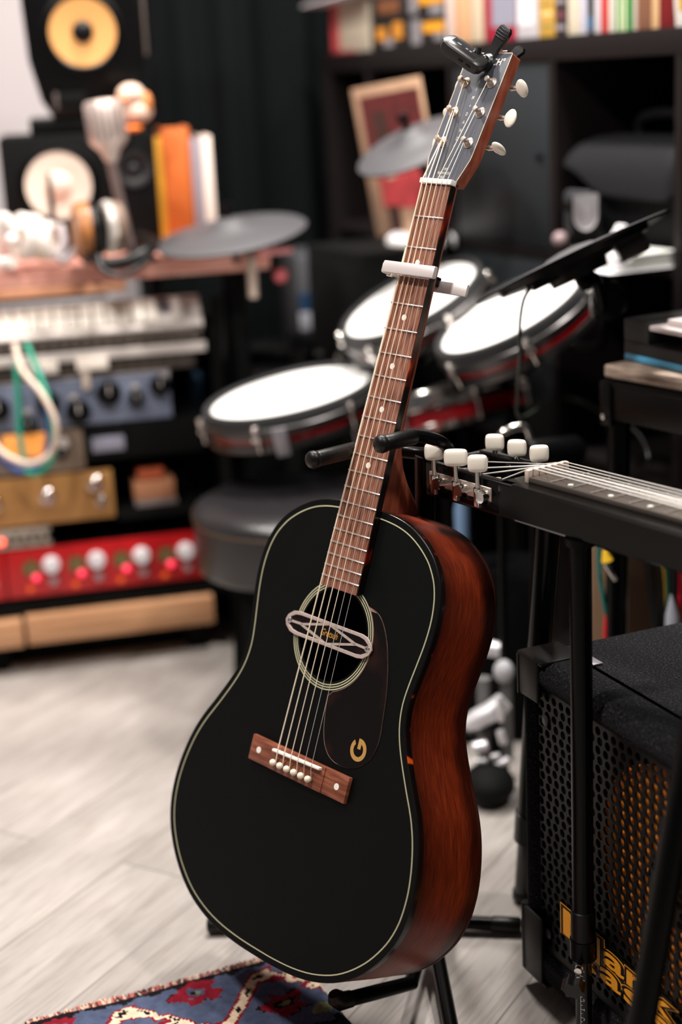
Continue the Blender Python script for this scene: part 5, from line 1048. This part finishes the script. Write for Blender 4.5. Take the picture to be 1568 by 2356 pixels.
m_ = MB(); m_.rod(mid1 + u1 * .034, mid1 + u1 * .034 + dd * .030, .004); m_.rod(mid1 + u1 * .034 + dd * .016, mid1 + u1 * .034 + dd * .024, .0046); m_.build('clamp_bolt', CHROME, l1, inv=I)
MB().tube([mid1 + u1 * .012, mid1 + u1 * .034], [.0142, .0142], 24).build('clamp_band', K_metal, l1, inv=I)
m_ = MB(zalign(mid1 + u1 * .050 + dd * .030 + Vector((-.004, 0, 0)), dd + Vector((0, 0, -.35))))
kp_ = [((.0125 if k % 2 == 0 else .0095) * math.cos(2 * PI * k / 12), (.0125 if k % 2 == 0 else .0095) * math.sin(2 * PI * k / 12)) for k in range(12)]
m_.prism(spl2(kp_, 3, True), -.005, .008); m_.build('clamp_knob', K_rubber, l1, inv=I, sharp=50)
# scale ticks and numbers on the inner tube
TK = Matrix.Translation((.2325, 1.465, 0)) @ Matrix.Rotation(math.radians(-24), 4, 'Z')
INK = mat('scale_ink', (200, 204, 208), 0.5)
m_ = MB(TK); m_.bx((-.0012, -.00905, .01), (-.0007, -.0088, .128))
for k in range(24): m_.bx((-.0007, -.00905, .012 + .005 * k), (.0009 if k % 2 else .0016, -.0088, .0124 + .005 * k))
m_.build('scale_ticks', INK, l1, inv=I)
for k in range(10): text_obj('scale_number', str(k), .0042, I @ TK @ Matrix.Translation((.0026, -.00905, .016 + .0115 * k)) @ Matrix.Rotation(PI / 2, 4, 'X'), INK, l1, ext=.00004)
leg_((.222, 1.600, .583), (.2068, 1.797, 0.002), .0135, .78)
leg_((.315, 1.255, .583), (.1966, 1.164, 0.002), .0125, .86)

# ================================================================== side table with black device
TM = basis((.343, 1.964, .66), (.54, -.84, 0), (.84, .54, 0), (0, 0, 1))
t = bpy.data.objects.new('side_table', None); COL.objects.link(t); t.matrix_world = TM; tag(t, 'black framed table with a weathered wooden top edge at the right side', 'table')
MB().bx((0, 0, -.0165), (.50, .22, 0), None, .003).build('table_top', ramp_mat('weathered_wood', [(.3, (92, 78, 70)), (.45, (150, 130, 116)), (.6, (196, 174, 156))], 30, (.5, .5, 5), rough=.7, bump=.3), t)
m_ = MB(); m_.bx((-.001, -.002, -.070), (.50, .012, -.0195), None, .002); m_.bx((-.001, -.004, -.0260), (.50, .012, -.0225), None, .001); m_.bx((-.002, 0, -.070), (.010, .22, -.0195), None, .002); m_.build('apron', K_metal, t)
MB().bx((-.003, -.005, -.078), (.017, .006, -.021), None, .0015).build('corner_bracket', K_metal, t)
MB(Matrix.Translation((.006, -.006, -.066)) @ Matrix.Rotation(PI / 2, 4, 'X')).lathe([(.0038, 0), (.0038, .002), (.002, .003), (.001, .003)], 16).build('screw', CHROME, t)
for x, y in ((.012, .016), (.48, .016), (.012, .20), (.48, .20)): MB().tube([(x, y, -.06), (x - .012, y - .002, -.66)], .0145, 16).build('leg', K_metal, t)
DV = TM @ Matrix.Translation((-.002, .036, .0005)) @ Matrix.Rotation(math.radians(-7.4), 4, 'Z')
t = bpy.data.objects.new('black_device', None); COL.objects.link(t); t.matrix_world = DV; tag(t, 'textured black desktop device with a bright blue base stripe and white lever', 'device')
KT_ = mat('textured_black_plastic', (24, 24, 25), 0.5, bump=.35, bscale=900)
m_ = MB(); m_.bx((0, 0, .008), (.26, .13, .026), None, .003); m_.bx((0, 0, .0255), (.052, .13, .0545), None, .0025); m_.bx((.05, .045, .0255), (.26, .13, .0545), None, .0025); m_.build('housing', KT_, t)
m_ = MB(); m_.bx((.003, -.0010, .001), (.26, .13, .0098), None, .002); m_.build('blue_stripe', mat('sky_blue_plastic', (84, 178, 226), 0.35), t)
m_ = MB(); m_.bx((.0535, .0, .044), (.20, .05, .0505), None, .0015); m_.build('white_tray', mat('white_plastic_b', (238, 226, 224), 0.4), t)
m_ = MB(Matrix.Translation((.088, .075, .056)) @ Matrix.Rotation(PI / 2, 4, 'X')); m_.lathe([(.014, -.008), (.024, -.008), (.025, -.006), (.025, .006), (.024, .008), (.014, .008)], 40, cap=False); m_.lathe([(.014, -.008), (.014, .008)], 40, cap=False); m_.build('white_wheel', mat('cream_wheel', (226, 210, 196), 0.4), t)
MB().box((.095, .03, .055), (.05, .03, .008), Matrix.Rotation(0, 4, 'Y'), .002).build('lever_block', mat('white_plastic_b', (238, 226, 224), 0.4), t)
# ------------------------------------------------------------------ tan board and hanging cables behind the cabinet
q = at(1345, 1360, 2.02)
t = thing('tan_board', 'tan cardboard panel behind the bass cabinet', 'panel', (q.x, 1.995, 0), 0); MB().bx((-.008, 0, .0), (.27, .008, .415), None, .001).build('board', mat('kraft_card', (150, 118, 92), 0.8, var=.08, vscale=12), t)
for (pts, r, col, lb) in (
    ([(1375, 1200), (1379, 1320), (1388, 1380), (1398, 1450), (1400, 1600)], .0032, (6, 112, 104), 'teal cable hanging leftmost in front of the tan board'),
    ([(1406, 1190), (1408, 1270), (1402, 1330), (1398, 1380), (1392, 1460), (1390, 1600)], .0032, (206, 28, 36), 'red cable slanting behind the jack plug'),
    ([(1424, 1200), (1422, 1300), (1421, 1380), (1420, 1450), (1420, 1600)], .0034, (224, 176, 40), 'yellow cable hanging straight beside the jack plug'),
    ([(1440, 1200), (1441, 1300), (1440, 1390), (1439, 1450), (1440, 1600)], .0026, (170, 150, 140), 'pale grey cable hanging right of the yellow cable'),
    ([(1488, 1250), (1496, 1340), (1504, 1420), (1512, 1500), (1514, 1600)], .0060, (18, 16, 16), 'thick black cable hanging left of the second yellow cable'),
    ([(1512, 1250), (1518, 1330), (1522, 1400), (1518, 1460), (1518, 1600)], .0045, (14, 14, 14), 'thin black cable touching the second yellow cable'),
    ([(1522, 1280), (1527, 1340), (1526, 1390), (1522, 1430), (1520, 1600)], .0030, (206, 152, 22), 'second yellow cable, hanging near the photo edge'),
    ([(1533, 1280), (1534, 1340), (1534, 1400), (1532, 1430), (1530, 1600)], .0032, (6, 96, 76), 'dark green cable near the photo edge'),
    ([(1550, 1290), (1549, 1360), (1551, 1410), (1550, 1600)], .0060, (14, 14, 16), 'black cable behind the white cloth tip'),
    ([(1563, 1290), (1562, 1360), (1560, 1410), (1560, 1600)], .0046, (196, 18, 40), 'crimson cable at the photo edge')):
    cable('hanging_cable', [at(x, y, 1.965 + .004 * (i % 2)) for i, (x, y) in enumerate(pts)], r, mat('cable_%d_%d_%d' % col, col, 0.45), lb)
t = thing('jack_plug', 'slanting jack plug with a yellow collar beside the red cable', 'plug', at(1392, 1272, 1.94)); IV = Matrix.Translation(-at(1392, 1272, 1.94))
MB().rrod(at(1392, 1295, 1.945), at(1416, 1335, 1.945), .0036).build('plug_barrel', CHROME, t, inv=IV); MB().tube([at(1390, 1268, 1.945), at(1396, 1290, 1.945)], [.003, .0078], 14).build('plug_collar', mat('yellow_rubber', (246, 196, 40), 0.5), t, inv=IV)
t = thing('white_cloth', 'small white cloth tip hanging between the green and crimson cables', 'cloth', at(1545, 1400, 1.95)); IV = Matrix.Translation(-at(1545, 1400, 1.95))
MB().tube([at(1543, 1368, 1.955), at(1544, 1385, 1.955), at(1546, 1415, 1.955), at(1546, 1440, 1.955)], [.001, .004, .0095, .010], 12).build('cloth', mat('soft_white_cloth', (200, 202, 214), 0.8), t, inv=IV)

# ================================================================== patterned rug
E1 = Vector((-.918, -.397, 0)); E2 = Vector((.397, -.918, 0)); RC = Vector((-.085, 1.693, 0))
RM = basis(RC, E1, E2)   # z comes out pointing down or up
cols = {'blue': (72, 80, 104), 'red': (122, 24, 38), 'cream': (214, 190, 164), 'black': (22, 18, 20), 'green': (122, 124, 88), 'dark': (40, 44, 56)}
RMt = {k: mat('rug_wool_' + k, v, 0.95, spec=.1, bump=.5, bscale=350, var=.22, vscale=90) for k, v in cols.items()}
def tri(x): x = x % 1.0; return 4 * abs(x - .5) - 1
def rugc(u, v):
    j = .0025 * math.sin(u * 190 + math.sin(v * 170) * 2) + .0016 * math.sin(v * 260 + u * 90); u += j; v += j
    if v < .010: return 'black'
    P_ = .165
    zz = .072 + .040 * max(-.75, min(.75, tri(u / P_ + .18))) / .75
    d = abs(v - zz)
    if .152 < v < .158: return 'black'
    if v < .152:
        ph = (u / P_ + .18) % 1.0
        if d < .0085:
            if abs(((u * 42) % 1.0) - .5) < .2 and d < .0035: return 'black'
            return 'cream'
        if d < .014: return 'red'
        # rosettes inside the bends
        for cu, cv in ((.5, .098), (0.0, .030), (1.0, .030)):
            du = (ph - cu) * P_; dv = v - cv; r = math.hypot(du, dv * 1.1); a = math.atan2(dv, du); rr = .026 + .006 * math.cos(5 * a)
            if r < .006: return 'green' if cu else 'black'
            if r < .012: return 'black' if cu == .5 else 'blue'
            if r < rr: return 'red'
            if r < rr + .003 and math.cos(3 * a) > .2: return 'black'
        if math.hypot((ph - .27) * P_, v - .128) < .012: return 'green'
        return 'blue'
    if v < .20:
        k = (u * 16) % 1.0
        return 'green' if abs(k - .5) < .2 and abs(v - .178) < .012 else 'dark' if abs(v - .178) < .017 else 'black'
    if v < .21: return 'cream'
    k = (u * 9 + v * 4) % 1.0; k2 = (v * 9 - u * 4) % 1.0
    return 'red' if abs(k - .5) + abs(k2 - .5) > .32 else ('cream' if abs(k - .5) + abs(k2 - .5) > .24 else 'blue')
keys = list(cols); q_ = .0030; NU, NV = 200, 110
m_ = MB(RM); 
for k in keys: m_.use(RMt[k])
vs_ = []; 
for i in range(NU + 1):
    for jv in range(NV + 1):
        u = q_ * i; v = q_ * jv; vs_.append(RC + E1 * (u + .0012 * math.sin(v * 60)) + E2 * (v + .003 * math.sin(u * 14) + .002 * math.sin(u * 37)) + Vector((0, 0, .0085 + random.uniform(-.0007, .0007) - (.003 if jv == 0 or i == 0 else 0))))
me = bpy.data.meshes.new('rug_pile'); fs = []; mi = []
for i in range(NU):
    for jv in range(NV):
        a = i * (NV + 1) + jv; fs.append((a, a + NV + 1, a + NV + 2, a + 1)); mi.append(keys.index(rugc(q_ * (i + .5), q_ * (jv + .5))))
me.from_pydata([tuple(v) for v in vs_], [], fs)
for k in keys: me.materials.append(RMt[k])
for i, p in enumerate(me.polygons): p.material_index = mi[i]; p.use_smooth = True
bm = bmesh.new(); bm.from_mesh(me); bmesh.ops.recalc_face_normals(bm, faces=bm.faces)
if sum(f.normal.z for f in bm.faces) < 0: bmesh.ops.reverse_faces(bm, faces=bm.faces)
bm.to_mesh(me); bm.free()
t = thing('patterned_rug', 'blue and red patterned wool rug lying under the front of the guitar', 'rug', RC)
ro = bpy.data.objects.new('rug_pile', me); link(ro, t); ro.location = -RC
m_ = MB(); W1, W2 = q_ * NU, q_ * NV
m_.add([RC + E1 * a + E2 * b + Vector((0, 0, z)) for a, b, z in ((0, 0, .0005), (W1, 0, .0005), (W1, W2, .0005), (0, W2, .0005), (0, 0, .006), (W1, 0, .006), (W1, W2, .006), (0, W2, .006))], [(0, 1, 2, 3), (4, 5, 6, 7), (0, 1, 5, 4), (1, 2, 6, 5), (2, 3, 7, 6), (3, 0, 4, 7)])
m_.build('rug_backing', mat('rug_backing', (60, 40, 36), 0.9), t, inv=Matrix.Translation(-RC))
m_ = MB(); fm = [mat('fringe_rose', (186, 120, 108), 0.9), mat('fringe_cream', (222, 196, 170), 0.9), mat('fringe_red', (140, 40, 44), 0.9), mat('fringe_black', (30, 24, 24), 0.9)]
for k in range(200):
    u = .02 + .31 * k / 200 + random.uniform(-.001, .001); m_.use(fm[random.choice((0, 0, 1, 2, 3) if k % 4 else (1, 2))]); p = RC + E1 * u + E2 * .0015 + Vector((0, 0, .005)); L_ = random.uniform(.006, .013) + (.006 if u > .22 else 0)
    sl = random.uniform(-.006, .010)
    m_.tube([p, p - E2 * L_ * .5 + E1 * sl * .5 + Vector((0, 0, .003)), p - E2 * L_ + E1 * sl - Vector((0, 0, .003))], [.0012, .0011, .0005], 5)
o = m_.build('fringe', None, t, inv=Matrix.Translation(-RC)); o['kind'] = 'stuff'

# ------------------------------------------------------------------ groups of repeats
GRP = {'hanging_cable': 'cables hanging in front of the tan board', 'patch_cable': 'patch cables looping down the rack', 'drum_pad': 'drum pads of the electronic kit', 'cymbal_pad': 'cymbal pads of the electronic kit', 'string_box': 'black boxes with orange print on the shelf', 'pedal_box': 'black boxes with yellow labels on the shelf', 'monitor_speaker': 'monitor speakers on the desk', 'headphones': 'headphones on the desk'}
for o in bpy.data.objects:
    if o.parent is None:
        b = o.name.split('.')[0]
        if b in GRP: o['group'] = GRP[b]
        elif b == 'book' and 'group' not in o: o['group'] = 'books standing on the desk'
